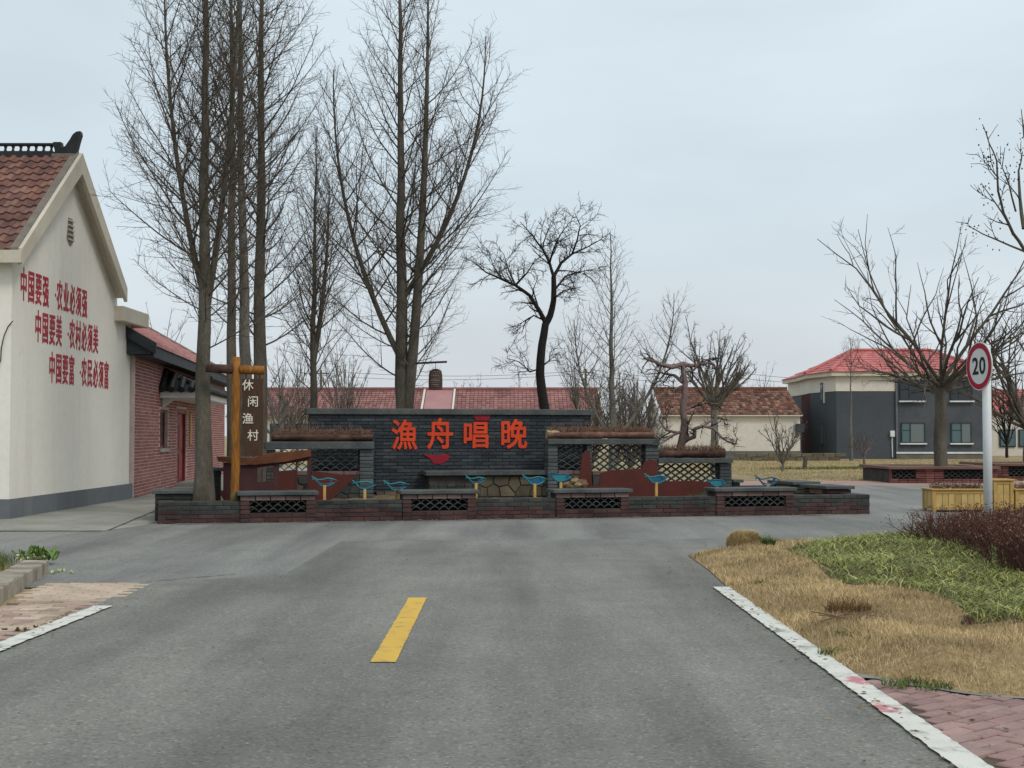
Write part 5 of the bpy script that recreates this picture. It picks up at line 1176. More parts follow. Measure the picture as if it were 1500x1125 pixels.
upright_tree('twin trunked tall bare tree rising behind the orange characters', 592, 28.6, 12.6, .205, 2.3, 2.4, 58, 6, (-.16, .0), dens=1.05, group=TG, extra_trunk=[(.10, (.50, -.2), .62, 11.0), (.34, (1.75, .2), .30, 9.9), (.24, (-1.5, .3), .30, 9.2)], el=(14, 50), up=.085)
upright_tree('thin bare tree with straight leader behind the reddish log trough', 898, 40.0, 7.3, .15, 1.9, 1.45, 40, 7, (-.05, 0), dens=.75, wood=(m_barkg, m_twp), el=(20, 45), up=.08, extra_trunk=[(.17, (1.85, .3), .35, 5.6), (.17, (-1.1, .3), .32, 4.8)])
upright_tree('slender leafless tree before the dark house wall', 1247, 74, 6.6, .10, 4.2, 1.3, 22, 8, (.05, 0), dens=.5, wood=(m_barkg, m_twp), name='slender_tree', el=(30, 60))

def skeleton_tree(name, label, base, wood, skel, seed, dens=1.0, sp=.1, tw=(.06, .22), spread_az=True, l2=(.25, .7), n2=5.5, group=None, wob=.12, r3=.0035, curl=.03, forks=1, ang=(.45, .95)):
    """limbs given as polylines with radii; finer growth is added on every limb"""
    rg = random.Random(seed); t = thing(name, label, 'tree', tuple(map(float, base)), 0, group); trunk, L1, L2, L3 = [], [], [], []
    for kind, pts, ra, rb in skel:
        P = [np.array(p, float) for p in pts]; Q = []
        for a, b in zip(P[:-1], P[1:]): Q += [a, (a + b) / 2 + np.array([rg.gauss(0, .012 * np.linalg.norm(b - a)) for _ in range(3)])]
        Q.append(P[-1]); n = len(Q); R = [ra + (rb - ra) * i / (n - 1) for i in range(n)]; S = ([tuple(q) for q in Q], R)
        (trunk if kind == 't' else L1).append(S)
        if kind == 't': continue
        L = sum(math.dist(a, b) for a, b in zip(S[0][:-1], S[0][1:])); nl = max(2, int(L * n2 * dens))
        for q in range(nl):
            t_ = .08 + .92 * (q + rg.random()) / nl
            if t_ >= 1: continue
            p, d = along(S[0], t_); b = grow(rg, p, side_dir(rg, d, rg.uniform(*ang)), rg.uniform(*l2) * (1.15 - .5 * t_), max(.005, (ra + (rb - ra) * t_) * .55), .0038, 6, curl, wob); L2.append(b)
            for _ in range(forks * 3):
                p3, d3 = along(b[0], rg.uniform(.25, .95)); c = grow(rg, p3, side_dir(rg, d3, rg.uniform(*ang)), rg.uniform(*l2) * .5, .0052, .0032, 5, curl, wob); L2.append(c); twigs_on(rg, L3, c, sp, tw[0], tw[1], r3, .1, curl)
            twigs_on(rg, L3, b, sp, tw[0], tw[1], r3, .1, curl)
    finish(t, base, trunk, L1, L2, L3, wood[0], wood[1], sides=12); return t
def sk(pix, Y, dy=0.0, n0=0.0): return [tuple(at(x, y, Y + n0 + dy * i / max(1, len(pix) - 1))) for i, (x, y) in enumerate(pix)]
# dark crooked tree behind the screen wall
Yp = 33.0; S = [('t', [(float(at(800, 650, Yp)[0]), Yp, -.1)] + sk([(800, 610), (794, 575), (791, 548), (794, 505), (799, 475), (806, 462), (811, 440), (811, 405)], Yp), .135, .06)]
def lm(pix, ra, rb, dy): S.append(('l', sk(pix, Yp, dy), ra, rb))
lm([(799, 473), (790, 455), (776, 433), (755, 418), (735, 409), (712, 399), (693, 384)], .06, .010, -.8); lm([(755, 418), (745, 395), (738, 372)], .03, .008, .8); lm([(755, 418), (772, 400), (785, 378)], .03, .008, -.9); lm([(811, 405), (822, 385), (838, 372), (860, 362), (882, 350)], .045, .009, .9); lm([(811, 405), (805, 385), (795, 365), (780, 345), (762, 325)], .045, .008, .5); lm([(838, 372), (846, 350), (850, 330), (842, 312)], .028, .007, -.7)
lm([(805, 385), (812, 362), (822, 342), (835, 325)], .03, .007, -1.0); lm([(812, 425), (828, 405), (850, 398), (872, 394)], .03, .008, 1.0); lm([(811, 438), (828, 425), (845, 422)], .022, .007, -1.1); lm([(795, 468), (782, 462), (770, 470), (764, 490)], .025, .007, .4); lm([(791, 540), (776, 545), (760, 530), (742, 525)], .022, .007, -.6); lm([(791, 540), (805, 528), (806, 515)], .022, .010, .3); lm([(795, 365), (800, 345), (806, 328)], .022, .006, 1.1); lm([(735, 409), (722, 388), (715, 366)], .02, .006, .9)
skeleton_tree('pagoda_tree', 'black crooked spreading tree behind the end of the screen wall', (float(at(800, 650, Yp)[0]), Yp, 0), (m_bark2, m_tw2), S, 12, 1.15, .075, (.08, .24), l2=(.3, .8), n2=6.5, wob=.16, curl=.01, r3=.005)
# weeping whip tree beside it
S = [('t', [(float(at(842, 650, 44)[0]), 44, -.1)] + sk([(842, 640), (845, 600), (848, 575)], 44), .05, .03)]; rg = random.Random(3)
for k in range(16):
    x = 812 + k * 2.6 + rg.uniform(-2, 2); S.append(('l', [tuple(at(845, 600 + k, 44))] + [tuple(at(845 + (x - 845) * q, 600 - (100 - abs(k - 8) * 4) * q, 44 + rg.uniform(-.5, .5))) for q in (.35, .7, 1)], .014, .005))
skeleton_tree('whip_tree', 'clump of thin upright whips between the black crooked tree and straight leader', (float(at(842, 650, 44)[0]), 44, 0), (m_barkg, m_twp), S, 4, .5, .3, (.08, .2), l2=(.15, .4), n2=2.2, curl=.1, r3=.004)
# gnarled twisted tree over the short log
Yg = 26.2; S = [('t', sk([(993, 676), (994, 664), (998, 650), (1001, 636), (1003, 618), (1000, 600), (1003, 580), (1004, 560), (1001, 546), (1000, 532)], Yg), .088, .045)]
def lm(pix, ra, rb, dy): S.append(('l', sk(pix, Yg, dy), ra, rb))
lm([(1001, 533), (985, 538), (968, 534), (952, 527), (944, 525)], .055, .02, -.3); lm([(1001, 533), (1012, 536), (1025, 534), (1038, 531), (1046, 534), (1048, 541)], .05, .018, .2); lm([(1004, 545), (1015, 543), (1030, 527), (1050, 526)], .03, .010, -.3); lm([(1000, 560), (988, 550), (972, 547), (958, 541)], .04, .014, .3); lm([(1000, 565), (992, 568), (986, 572), (978, 565), (966, 564)], .022, .008, -.2)
lm([(998, 650), (1008, 643), (1017, 640), (1018, 628), (1030, 624), (1046, 628), (1056, 640), (1066, 647), (1078, 650), (1080, 642)], .05, .012, -.5); lm([(1030, 624), (1050, 612), (1064, 616)], .022, .008, .4); lm([(992, 634), (976, 630), (970, 622), (972, 612), (980, 606)], .032, .010, .3); lm([(998, 632), (980, 640), (968, 650)], .03, .010, -.4); lm([(1004, 600), (1018, 595), (1036, 590), (1052, 592)], .03, .010, .3); lm([(1006, 625), (1012, 612), (1018, 600)], .025, .010, -.2); lm([(985, 538), (975, 545), (966, 556)], .02, .008, .3)
skeleton_tree('gnarled_tree', 'pinkish gnarled twisted tree growing from the short log trough', tuple(np.array(at(994, 668, Yg))), (m_barkp, m_tw2), S, 9, 1.2, .09, (.06, .22), l2=(.14, .48), n2=7.5, wob=.28, curl=.0, r3=.0035)
# round bare tree behind it
def vase(name, label, px, py, Y, zf, H, spread, r, n, seed, wood, gz=0.0, dens=1.0, group=None, el=(35, 75), tw=(.08, .25), n2=5, cat='tree', sp=.12, sub=True, wob=.07, curl=.06, forks=1, r3=.0045, l2=None, lr=(.38, .6)):
    """short trunk that divides into many rising limbs"""
    rg = random.Random(seed); b = at(px, py, Y); base = np.array([float(b[0]), Y, gz]); S = []
    if zf > 0.05: S.append(('t', [tuple(base + UP * (-.08)), tuple(base + UP * zf * .35 + np.array([rg.gauss(0, .02), 0, 0])), tuple(base + UP * zf * .7 + np.array([rg.gauss(0, .02), 0, 0])), tuple(base + UP * (zf + .05))], r * 1.12, r * .88))
    for k in range(n):
        az = k * 2.399 + rg.uniform(-.4, .4); e_ = math.radians(rg.uniform(*el)); d = np.array([math.cos(az) * math.cos(e_), math.sin(az) * math.cos(e_), math.sin(e_)]); L = min(spread / max(.25, math.cos(e_)), (H - zf) / max(.3, math.sin(e_))) * rg.uniform(.75, 1.1)
        pts, _ = grow(rg, base + UP * (zf + (rg.uniform(-.12, .10) * min(zf, 2) if zf > .1 else 0)), d, L, r, .01, 9, curl, wob); ra = r * rg.uniform(*lr); S.append(('l', pts[::2], ra, .009))
        if sub:
            for f in (.3, .45, .6, .75):
                p, d2 = along(pts, f + rg.uniform(-.05, .05)); q, _ = grow(rg, p, side_dir(rg, d2, rg.uniform(.35, .7)), L * (1 - f) * rg.uniform(.7, 1.1), r, .01, 7, curl, wob); S.append(('l', q[::2], ra * (1 - f) * .85 + .004, .006))
    return skeleton_tree(name, label, tuple(base), wood, S, seed + 50, dens, sp, tw, l2=l2 or (spread * .10, spread * .28), n2=n2, group=group, wob=.12, curl=curl, forks=forks, r3=r3)
vase('round_tree', 'round headed bare tree in front of the mottled brown roof', 1046, 670, 48, 2.3, 5.4, 1.5, .13, 12, 21, (m_barkg, m_twp), dens=.8, n2=4, sp=.14)
# trees in the square planters
vase('parasol_tree', 'wide bare tree growing in the square brick planter near the speed sign', 1379, 690, 41.4, 2.45, 7.3, 3.5, .185, 22, 40, (m_bark, m_tw2), gz=.35, dens=.5, el=(4, 70), n2=2.0, sp=.5, tw=(.10, .35), wob=.13, curl=.045, r3=.006, lr=(.22, .38), l2=(.3, .9))
vase('parasol_tree', 'bare tree in the edge planter behind the white sign pole', 1508, 690, 45.5, 1.3, 6.8, 3.1, .18, 15, 44, (m_bark, m_tw2), gz=.35, dens=.5, el=(12, 76), n2=2.0, sp=.5, tw=(.10, .35), wob=.13, curl=.06, r3=.006, lr=(.30, .50), l2=(.3, .9))
# saplings and shrubs on the far strip
vase('leafless_shrub', 'small vase shaped leafless shrub before the cream house wall', 1147, 690, 53, .25, 2.35, .95, .06, 9, 61, (m_barkg, m_twp), dens=1.0, el=(45, 80), n2=4, sp=.16, cat='shrub')
vase('sapling', 'little leafless sapling by the charcoal wall near meter box', 1266, 688, 55, .5, 1.75, .65, .05, 5, 62, (m_barkp, m_twp), dens=1, el=(45, 80), n2=4, sp=.2)
vase('tree_stump', 'short cut sapling stump near the corner of the cream house', 1179.5, 688, 56, .45, .55, .1, .09, 2, 63, (m_bark, m_tw), dens=.2, sub=False)
# thicket behind the reddish log
for k, (px, Y, H, sd, lb) in enumerate(((868, 58, 4.3, 71, 'grey bush left in the thicket between the two far roofs'), (905, 62, 4.9, 72, 'grey bush in the middle of the thicket around the straight leader'), (940, 57, 4.6, 73, 'grey bush by the cream house verge, right in the thicket'), (922, 50, 3.1, 74, 'low brown bush in front of the thicket behind the reddish log'))):
    vase('thicket_bush', lb, px, 670, Y, .1, H, 1.0, .05, 22, sd, (m_barkg, m_twp), dens=.7, el=(62, 86), n2=4.5, sp=.12, group='bushes of the thicket between the far roofs', sub=True, forks=1)
# bare trees beyond the houses
far = [(212, 62, 6.6, 'bare far tree above the brick house chimney'), (262, 66, 6.0, 'bare far tree over the brick house roof by the front trunk'), (412, 60, 5.4, 'bare far tree over the left end of the long red roof'), (436, 64, 6.2, 'bare far tree left beside the thin tree'), (505, 62, 5.6, 'low bare tree right of the thin tree before the red roof'),
       (668, 104, 6.6, 'small far tree over the pink roof section'), (706, 110, 7.0, 'small far tree over the red roof below the black crooked tree'), (760, 106, 6.4, 'small far tree peeping over the red roof left of the crooked trunk'), (1098, 108, 6.6, 'far tree over the mottled roof ridge'), (1130, 112, 7.4, 'far tree left of the charcoal house'), (1158, 116, 6.4, 'far tree touching the corner of coral roof'), (1475, 84, 5.2, 'dense dark bush tree in front of the white house at the edge')]
for k, (px, Y, H, lb) in enumerate(far): vase('far_tree', lb, px, 668, Y, .8, H, 1.5, .09, 12, 90 + k, (m_barkg if k != 11 else m_bark2, m_twp if k != 11 else m_tw2), dens=.55, el=(50, 82), n2=3.5, sp=.22, group='bare trees beyond the houses', r3=.008)
# close tree at the right edge: only its outer branches reach into view
Yn = 19.0; S = [('t', [(8.2, Yn, -.1), (8.15, Yn, 1.6), (8.25, Yn, 3.0), (8.1, Yn, 4.2)], .16, .09)]
def lm(pix, ra, rb, dy): S.append(('l', sk(pix, Yn, dy), ra, rb))
S.append(('l', [(8.2, Yn, 2.9)] + sk([(1530, 385), (1500, 365), (1484, 342), (1470, 312), (1462, 280), (1460, 235), (1449, 210), (1439, 182)], Yn, -.4), .032, .005)); lm([(1476, 325), (1460, 300), (1437, 268)], .014, .005, .3); lm([(1460, 258), (1450, 245), (1441, 226)], .01, .004, -.2); lm([(1500, 335), (1494, 290), (1492, 250), (1498, 222)], .03, .006, .4); lm([(1488, 310), (1478, 270), (1468, 245), (1472, 216)], .014, .004, -.3); lm([(1510, 372), (1480, 360), (1440, 343), (1416, 330)], .02, .005, .5); S.append(('l', [(8.2, Yn, 3.6)] + sk([(1540, 290), (1515, 240), (1500, 200), (1496, 160)], Yn, .3), .03, .005)); S.append(('l', [(8.1, Yn, 4.2), (8.3, Yn + .5, 5.2), (8.8, Yn + .6, 6.2)], .06, .01)); S.append(('l', [(8.1, Yn, 4.0), (8.9, Yn - .5, 4.8), (9.6, Yn - .6, 5.9)], .06, .01))
et = skeleton_tree('seed_pod_tree', 'near tree at the right edge with thin branches bearing small dark seed pods', (8.2, Yn, 0), (m_bark, m_tw2), S, 77, .30, .30, (.06, .2), l2=(.2, .5), n2=2.5, wob=.12, curl=.04, r3=.004)
rg = random.Random(8); V, Fq = [], []; i = 0
for s in S[1:]:
    for _ in range(26):
        p, d = along(s[1], rg.uniform(.4, 1)); p = p + np.array([rg.gauss(0, .07), rg.gauss(0, .07), rg.gauss(0, .06)]) - np.array([8.2, Yn, 0]); r = rg.uniform(.008, .015)
        V += [p + np.array(q) * r for q in ((1, 0, 0), (0, 1, 0), (-1, 0, 0), (0, -1, 0), (0, 0, 1.2), (0, 0, -1.2))]; Fq += [(i + a, i + b, i + c) for a, b, c in ((0, 1, 4), (1, 2, 4), (2, 3, 4), (3, 0, 4), (1, 0, 5), (2, 1, 5), (3, 2, 5), (0, 3, 5))]; i += 6
tag(link('seed_pods', mesh_np('seed_pods', np.array(V), [np.array(Fq)], m_bark2), et), kind='stuff')

# basket lantern on an arm fixed to the twin trunked tree
YL = 28.0; c = at(638, 556, YL); bk = thing('basket_lantern', 'dark woven basket hanging from an arm on the twin trunked tree', 'basket', (float(c[0]), YL, float(at(638, 570, YL)[2]))); o = tuple(bk.location)
hb = float(at(638, 543, YL)[2]) - o[2]; rr_ = 10.5 / FOC * YL
def brad(t): return rr_ * (.95 - .10 * abs(t - .35) - .45 * max(0, t - .78))
P = []
for k in range(11):
    t_ = k / 10; P.append(([(brad(t_) * math.cos(a), brad(t_) * math.sin(a), hb * t_) for a in np.linspace(0, 2 * PI, 21)], [.006] * 21))
v, f = tubes_np(P, 4); link('hoops', mesh_np('hoops', v, [f], m_bark2), bk)
P = [([(brad(t_) * math.cos(2 * PI * k / 22 + sg_ * t_ * 2), brad(t_) * math.sin(2 * PI * k / 22 + sg_ * t_ * 2), hb * t_) for t_ in np.linspace(0, 1, 9)], [.006] * 9) for k in range(22) for sg_ in (-1, 1)]
v, f = tubes_np(P, 4); link('weave', mesh_np('weave', v, [f], m_twig), bk)
MB().lathe([(rr_ * .55, hb * .98), (rr_ * .6, hb * 1.04), (rr_ * .3, hb * 1.10)], 14).build('lid', m_bark2, bk)
ax = float(at(607, 530, YL)[0]) - o[0]; za = float(at(630, 530, YL)[2]) - o[2]; MB().tube([(ax, .2, za - .02), (rr_ * .2 + .2, 0, za)], .022, 8).build('arm', m_wood, bk); MB().tube([(0, 0, hb * 1.08), (0, 0, za)], .006, 5).build('cord', m_wood, bk)

# utility poles and wires far behind
def upole(label, px, Y, H):
    x = float(at(px, 600, Y)[0]); t = thing('utility_pole', label, 'utility pole', (x, Y, 0), 0, 'utility poles behind the village'); MB().tube([(0, 0, 0), (0, 0, H)], [.15, .10], 8).build('pole', m_barkg, t); MB().box(-.7, .7, -.05, .05, H - .35, H - .25).build('crossarm', m_barkg, t); return x, Y, H - .25
A_ = [upole('utility pole hidden in branches left of the long red roof', 470, 120, 7.1), upole('utility pole behind the thicket', 858, 120, 7.2), upole('thin utility pole over the mottled brown roof', 1081, 120, 6.9), upole('utility pole beyond the coral roof', 1330, 124, 7.0)]
pw_ = thing('power_line', 'two thin power wires sagging across the sky above the far roofs', 'power line', (0, 120, 0)); 
for s in (-.55, .55):
    P = []
    for a, b in zip(A_[:-1], A_[1:]): P += [(a[0] + s + (b[0] - a[0]) * q, a[1] + (b[1] - a[1]) * q - 120, a[2] + (b[2] - a[2]) * q - .5 * 4 * q * (1 - q) + .3 * s) for q in np.linspace(0, 1, 9)]
    MB().tube(P, .018, 4).build('wire', m_barkg, pw_)
# ---------------------------------------------------------------- verge: dry lawn, green ground cover, hedge, clumps
nr = np.random.RandomState(7)
def hgt(x, y):
    return 0.07 + .05 * np.sin(x * 2.1 + y * .7) * np.sin(y * 1.3) + .022 * np.sin(x * 5.3 + 1) * np.sin(y * 4.1) 
poly = [tuple(G(*q)[:2]) for q in ((1008, 815), (1040, 838), (1064, 860), (1123, 903), (1167, 931), (1250, 989), (1330, 1003), (1420, 1018), (1500, 1025), (1640, 1040))] + [(14, 6.5), (14, 19.0), (6.8, 18.6), (4.5, 17.9), (3.2, 17.3)] + [tuple(G(1072, 803)[:2])]
poly_np = np.array(poly)
def inside(X, Y, pl):
    c = np.zeros(X.shape, bool); n = len(pl)
    for i in range(n):
        x1, y1 = pl[i]; x2, y2 = pl[(i + 1) % n]; 
        with np.errstate(divide='ignore', invalid='ignore'): c ^= ((y1 > Y) != (y2 > Y)) & (X < (x2 - x1) * (Y - y1) / (y2 - y1 + 1e-12) + x1)
    return c
def edge_d(X, Y, pl):
    d = np.full(X.shape, 1e9); n = len(pl)
    for i in range(n):
        a, b = np.array(pl[i]), np.array(pl[(i + 1) % n]); ab = b - a; t = np.clip(((X - a[0]) * ab[0] + (Y - a[1]) * ab[1]) / (ab @ ab), 0, 1); d = np.minimum(d, np.hypot(X - a[0] - t * ab[0], Y - a[1] - t * ab[1]))
    return d
def lawn_z(X, Y): return hgt(X, Y) * np.clip(edge_d(X, Y, poly) / .40, 0.0, 1) + .0115
m_straw = simple('dry_turf', '#a08a62', '#80694a', 2.2, .95, bump=.02, bscale=30, fine=.3)
gx, gy = np.meshgrid(np.linspace(1.5, 14.2, 150), np.linspace(4.5, 19.2, 170)); ins = inside(gx, gy, poly); Z = np.where(ins, lawn_z(gx, gy), -.03)
idx = np.arange(gx.size).reshape(gx.shape); q = np.stack([idx[:-1, :-1], idx[:-1, 1:], idx[1:, 1:], idx[1:, :-1]], -1).reshape(-1, 4); keep = ins.ravel()[q].any(1)
bx, by = gx.copy(), gy.copy(); best = np.full(gx.shape, 1e9)
for i_ in range(len(poly)):       # the rim follows the true edge
    a_, b_ = np.array(poly[i_]), np.array(poly[(i_ + 1) % len(poly)]); ab = b_ - a_; t_ = np.clip(((gx - a_[0]) * ab[0] + (gy - a_[1]) * ab[1]) / (ab @ ab), 0, 1); qx, qy = a_[0] + t_ * ab[0], a_[1] + t_ * ab[1]; dd = np.hypot(gx - qx, gy - qy); m__ = (dd < best) & ~ins; best = np.where(dd < best, dd, best); bx = np.where(m__, qx, bx); by = np.where(m__, qy, by)
Z = np.where(ins, Z, .0115); gx0, gy0 = gx, gy; gx, gy = bx, by
tag(link('lawn_ground', mesh_np('lawn_ground', np.stack([gx, gy, Z], -1).reshape(-1, 3), [q[keep]], m_straw, True)), kind='structure')
green = [tuple(G(x, y, .05)[:2]) for x, y in ((1147, 806), (1180, 822), (1199, 840), (1243, 872), (1300, 868), (1345, 876), (1378, 893), (1403, 902), (1412, 918), (1440, 921), (1500, 922), (1600, 925))] + [(12, 9.2), (12, 18.4), (6.2, 18.2), (4.2, 17.8)]
def pvis(X, Y):   # keep what the street can show, with a margin
    return (np.abs(X) < Y * .42 + 2.2) & (Y > 4.2)
def blades(n, X, Y, Zb, L, wid, lean, mat, name, segs=3, droop=.5):
    """curved flat blades, all in one mesh"""
    n = len(X); az = nr.uniform(0, 2 * PI, n); sp = nr.uniform(0, 2 * PI, n); V = []; ln = L * lean
    for s in range(segs + 1):
        t = s / segs; hx = ln * t ** 1.6; hz = L * (t - droop * lean * t ** 2.2); w = wid * (1 - t * .92)
        cx, cy, cz = X + np.cos(az) * hx, Y + np.sin(az) * hx, Zb + hz
        for sg in (-1, 1): V.append(np.stack([cx + sg * w * np.cos(sp), cy + sg * w * np.sin(sp), cz], -1))
    V = np.stack(V, 1); k = 2 * (segs + 1); b = np.arange(n)[:, None] * k; F = np.concatenate([np.stack([b[:, 0] + 2 * s, b[:, 0] + 2 * s + 1, b[:, 0] + 2 * s + 3, b[:, 0] + 2 * s + 2], -1) for s in range(segs)])
    return mesh_np(name, V.reshape(-1, 3), [F], mat)
def scatter(n, box, pl, excl=None, dens=None):
    X = nr.uniform(box[0], box[1], n); Y = box[2] + (box[3] - box[2]) * nr.uniform(0, 1, n) ** 1.35; k = inside(X, Y, pl) & pvis(X, Y)
    if excl is not None: k &= ~inside(X, Y, excl)
    return X[k], Y[k]
m_dry = pieces('dry_grass_blade', ['#c9b287', '#baa276', '#d8c39a', '#a58d65', '#c2aa7e', '#b39d73'], .9, 0, 40, island=True, dirt=.55, dscale=1.3)
X, Y = scatter(440000, (1.5, 10.5, 4.8, 19), poly, green); keep = nr.uniform(0, 1, len(X)) < np.clip(11 / Y, .35, 1) * np.clip(.80 + .75 * np.sin(X * 2.3 + np.sin(Y * 1.9) * 2) * np.sin(Y * 1.6 + X * .8 + 1), .30, 1); X, Y = X[keep], Y[keep]
patch = .5 + .5 * np.sin(X * 3.1 + np.sin(Y * 2.3) * 1.5) * np.sin(Y * 2.7 + X)
L = nr.uniform(.03, .075, len(X)) * (.75 + .6 * patch)
tag(link('dry_grass', blades(0, X, Y, lawn_z(X, Y) - .004, L, nr.uniform(.0016, .003, len(X)) * np.clip(Y / 9, .8, 1.6), nr.uniform(.25, 1.0, len(X)), m_dry, 'dry_grass', 2)), 'short straw coloured dry grass covering the verge', 'grass', kind='stuff')
gsoil = simple('dark_bed_soil', '#4c4630', '#5e5638', 3, .95, bump=.02)  # even dark soil tone, deeper than the straw turf around it
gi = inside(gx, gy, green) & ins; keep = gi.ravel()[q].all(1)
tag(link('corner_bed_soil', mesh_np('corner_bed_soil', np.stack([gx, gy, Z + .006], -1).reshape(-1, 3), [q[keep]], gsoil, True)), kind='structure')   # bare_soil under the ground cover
m_lir = pieces('strap_leaf', ['#7c873a', '#5c682b', '#99a04a', '#c0bc68', '#434c21', '#868e3e', '#d0ca82', '#515c27', '#6b762f'], .6, 0, 40, island=True, dirt=.35, dscale=1.4, spec=.4)
X, Y = scatter(62000, (3, 11, 9, 18.6), green); keep = edge_d(X, Y, green) > nr.uniform(-.02, .16, len(X)); X, Y = X[keep], Y[keep]
clump = .5 + .5 * np.sin(X * 4.2 + np.sin(Y * 3.1)) * np.sin(Y * 3.7 - X)
tag(link('strap_leaf_cover', blades(0, X, Y, lawn_z(X, Y) - .01, nr.uniform(.12, .26, len(X)) * (.6 + .6 * clump), nr.uniform(.0038, .0075, len(X)), nr.uniform(.85, 1.6, len(X)), m_lir, 'strap_leaf_cover', 4, .62)), 'green and yellowish strap leaved ground cover filling the corner bed', 'ground cover', kind='stuff')
# weeds and tufts in the dry grass
m_weed = pieces('weed_leaf', ['#5c6e34', '#4a5a2b', '#6f7f3f', '#3f4d26'], .8, 0, 40, island=True, dirt=.3)
def tuft(name, label, px, py, n, L, rad, mat, cat='weed', lean=(.3, 1.0), w=(.003, .006)):
    p = G(px, py, .04); t = thing(name, label, cat, (float(p[0]), float(p[1]), float(lawn_z(np.array([p[0]]), np.array([p[1]]))[0]))); a = nr.uniform(0, 2 * PI, n); r = rad * np.sqrt(nr.uniform(0, 1, n))
    link('blades', blades(0, r * np.cos(a), r * np.sin(a) * .8, np.zeros(n) - .01, nr.uniform(L[0], L[1], n), nr.uniform(w[0], w[1], n), nr.uniform(lean[0], lean[1], n), mat, 'blades', 3), t); return t
tuft('weed', 'small green weed in the dry grass near the straw mound', 1116, 856, 70, (.03, .07), .10, m_weed); tuft('weed', 'flat green weed patch near the white line and pink paving', 1225, 953, 130, (.03, .08), .12, m_weed); tuft('weed', 'dark green weed streak in the middle of the dry grass', 1252, 938, 110, (.03, .06), .14, m_weed)
tuft('weed', 'grey green weed just right of the straw mound', 1133, 814, 110, (.05, .13), .10, m_weed); tuft('weed', 'dull green weed strip along the edge of the pink paving', 1345, 1000, 200, (.03, .06), .2, m_weed)
m_brush = pieces('dead_brush', ['#6b5236', '#8a6d48', '#57432d', '#9c8058'], .9, 0, 40, island=True, dirt=.3)
tuft('dead_grass_tuft', 'brown dead grass tuft with broken twigs in the dry lawn', 1243, 902, 520, (.08, .20), .17, m_brush, 'grass tuft', (.2, 1.1), (.002, .004))
P = []; rg = random.Random(4); p0 = G(1255, 915, .05)
for _ in range(26): a = rg.uniform(0, PI); c = np.array([p0[0] + rg.gauss(0, .10), p0[1] + rg.gauss(0, .06), .09 + rg.uniform(0, .03)]); d = np.array([math.cos(a), math.sin(a) * .6, rg.uniform(-.1, .25)]) * rg.uniform(.06, .16); P.append(([tuple(c - d), tuple(c), tuple(c + d)], [.003, .004, .003]))
v, f = tubes_np(P, 4); tw_ = thing('twig_pile', 'few broken dark twigs lying at the brown tuft', 'twigs', (float(p0[0]), float(p0[1]), .06)); link('twigs', mesh_np('twigs', v - np.array([p0[0], p0[1], .06]), [f], m_twig), tw_)
tuft('dark_weed', 'small dark red weed at the tip of the green ground cover', 1418, 920, 60, (.05, .12), .05, pieces('dark_red_leaf', ['#4a3230', '#5a3c38'], .8, 0, 40, island=True))
# round mound of straw at the corner
p = G(1096, 806); mdx, mdy = float(p[0]), float(p[1]) + .25; mr_ = 26 / FOC * mdy; md = thing('straw_mound', 'rounded straw coloured clipped grass mound at the tip of the verge', 'grass mound', (mdx, mdy, .02)); mh = .205
V, F = [], []; nu, nv = 24, 9; rg = random.Random(2)
for j in range(nv):
    a = PI / 2 * j / (nv - 1)
    for i in range(nu):
        b = 2 * PI * i / nu; R = mr_ * (math.cos(a) ** .62) * .93 * (1 + .05 * math.sin(3 * b) + rg.uniform(-.03, .03)); V.append((R * math.cos(b), R * .85 * math.sin(b), mh * .92 * math.sin(a) ** .9))
F = [(j * nu + i, j * nu + (i + 1) % nu, (j + 1) * nu + (i + 1) % nu, (j + 1) * nu + i) for j in range(nv - 1) for i in range(nu)]
link('core', mesh_np('core', np.array(V), [np.array(F)], m_straw, True), md)
m_mound = pieces('mound_straw', ['#d6c195', '#c2aa7a', '#e2d0a8', '#b39a6a', '#cdb688'], .9, 0, 40, island=True, dirt=.35, dscale=6)
n = 9000; a = nr.uniform(0, 2 * PI, n); e_ = np.arcsin(nr.uniform(0, 1, n)); R = mr_ * np.cos(e_) ** .62 * .95
link('straw', blades(0, R * np.cos(a), R * .85 * np.sin(a), mh * .92 * np.sin(e_) ** .9 - .012, nr.uniform(.03, .085, n), nr.uniform(.0018, .0034, n), nr.uniform(.5, 1.5, n), m_mound, 'straw', 2), md)
tuft('weed', 'green shrubby weed hugging the right side of the straw mound', 1125, 803, 260, (.08, .19), .09, m_weed)
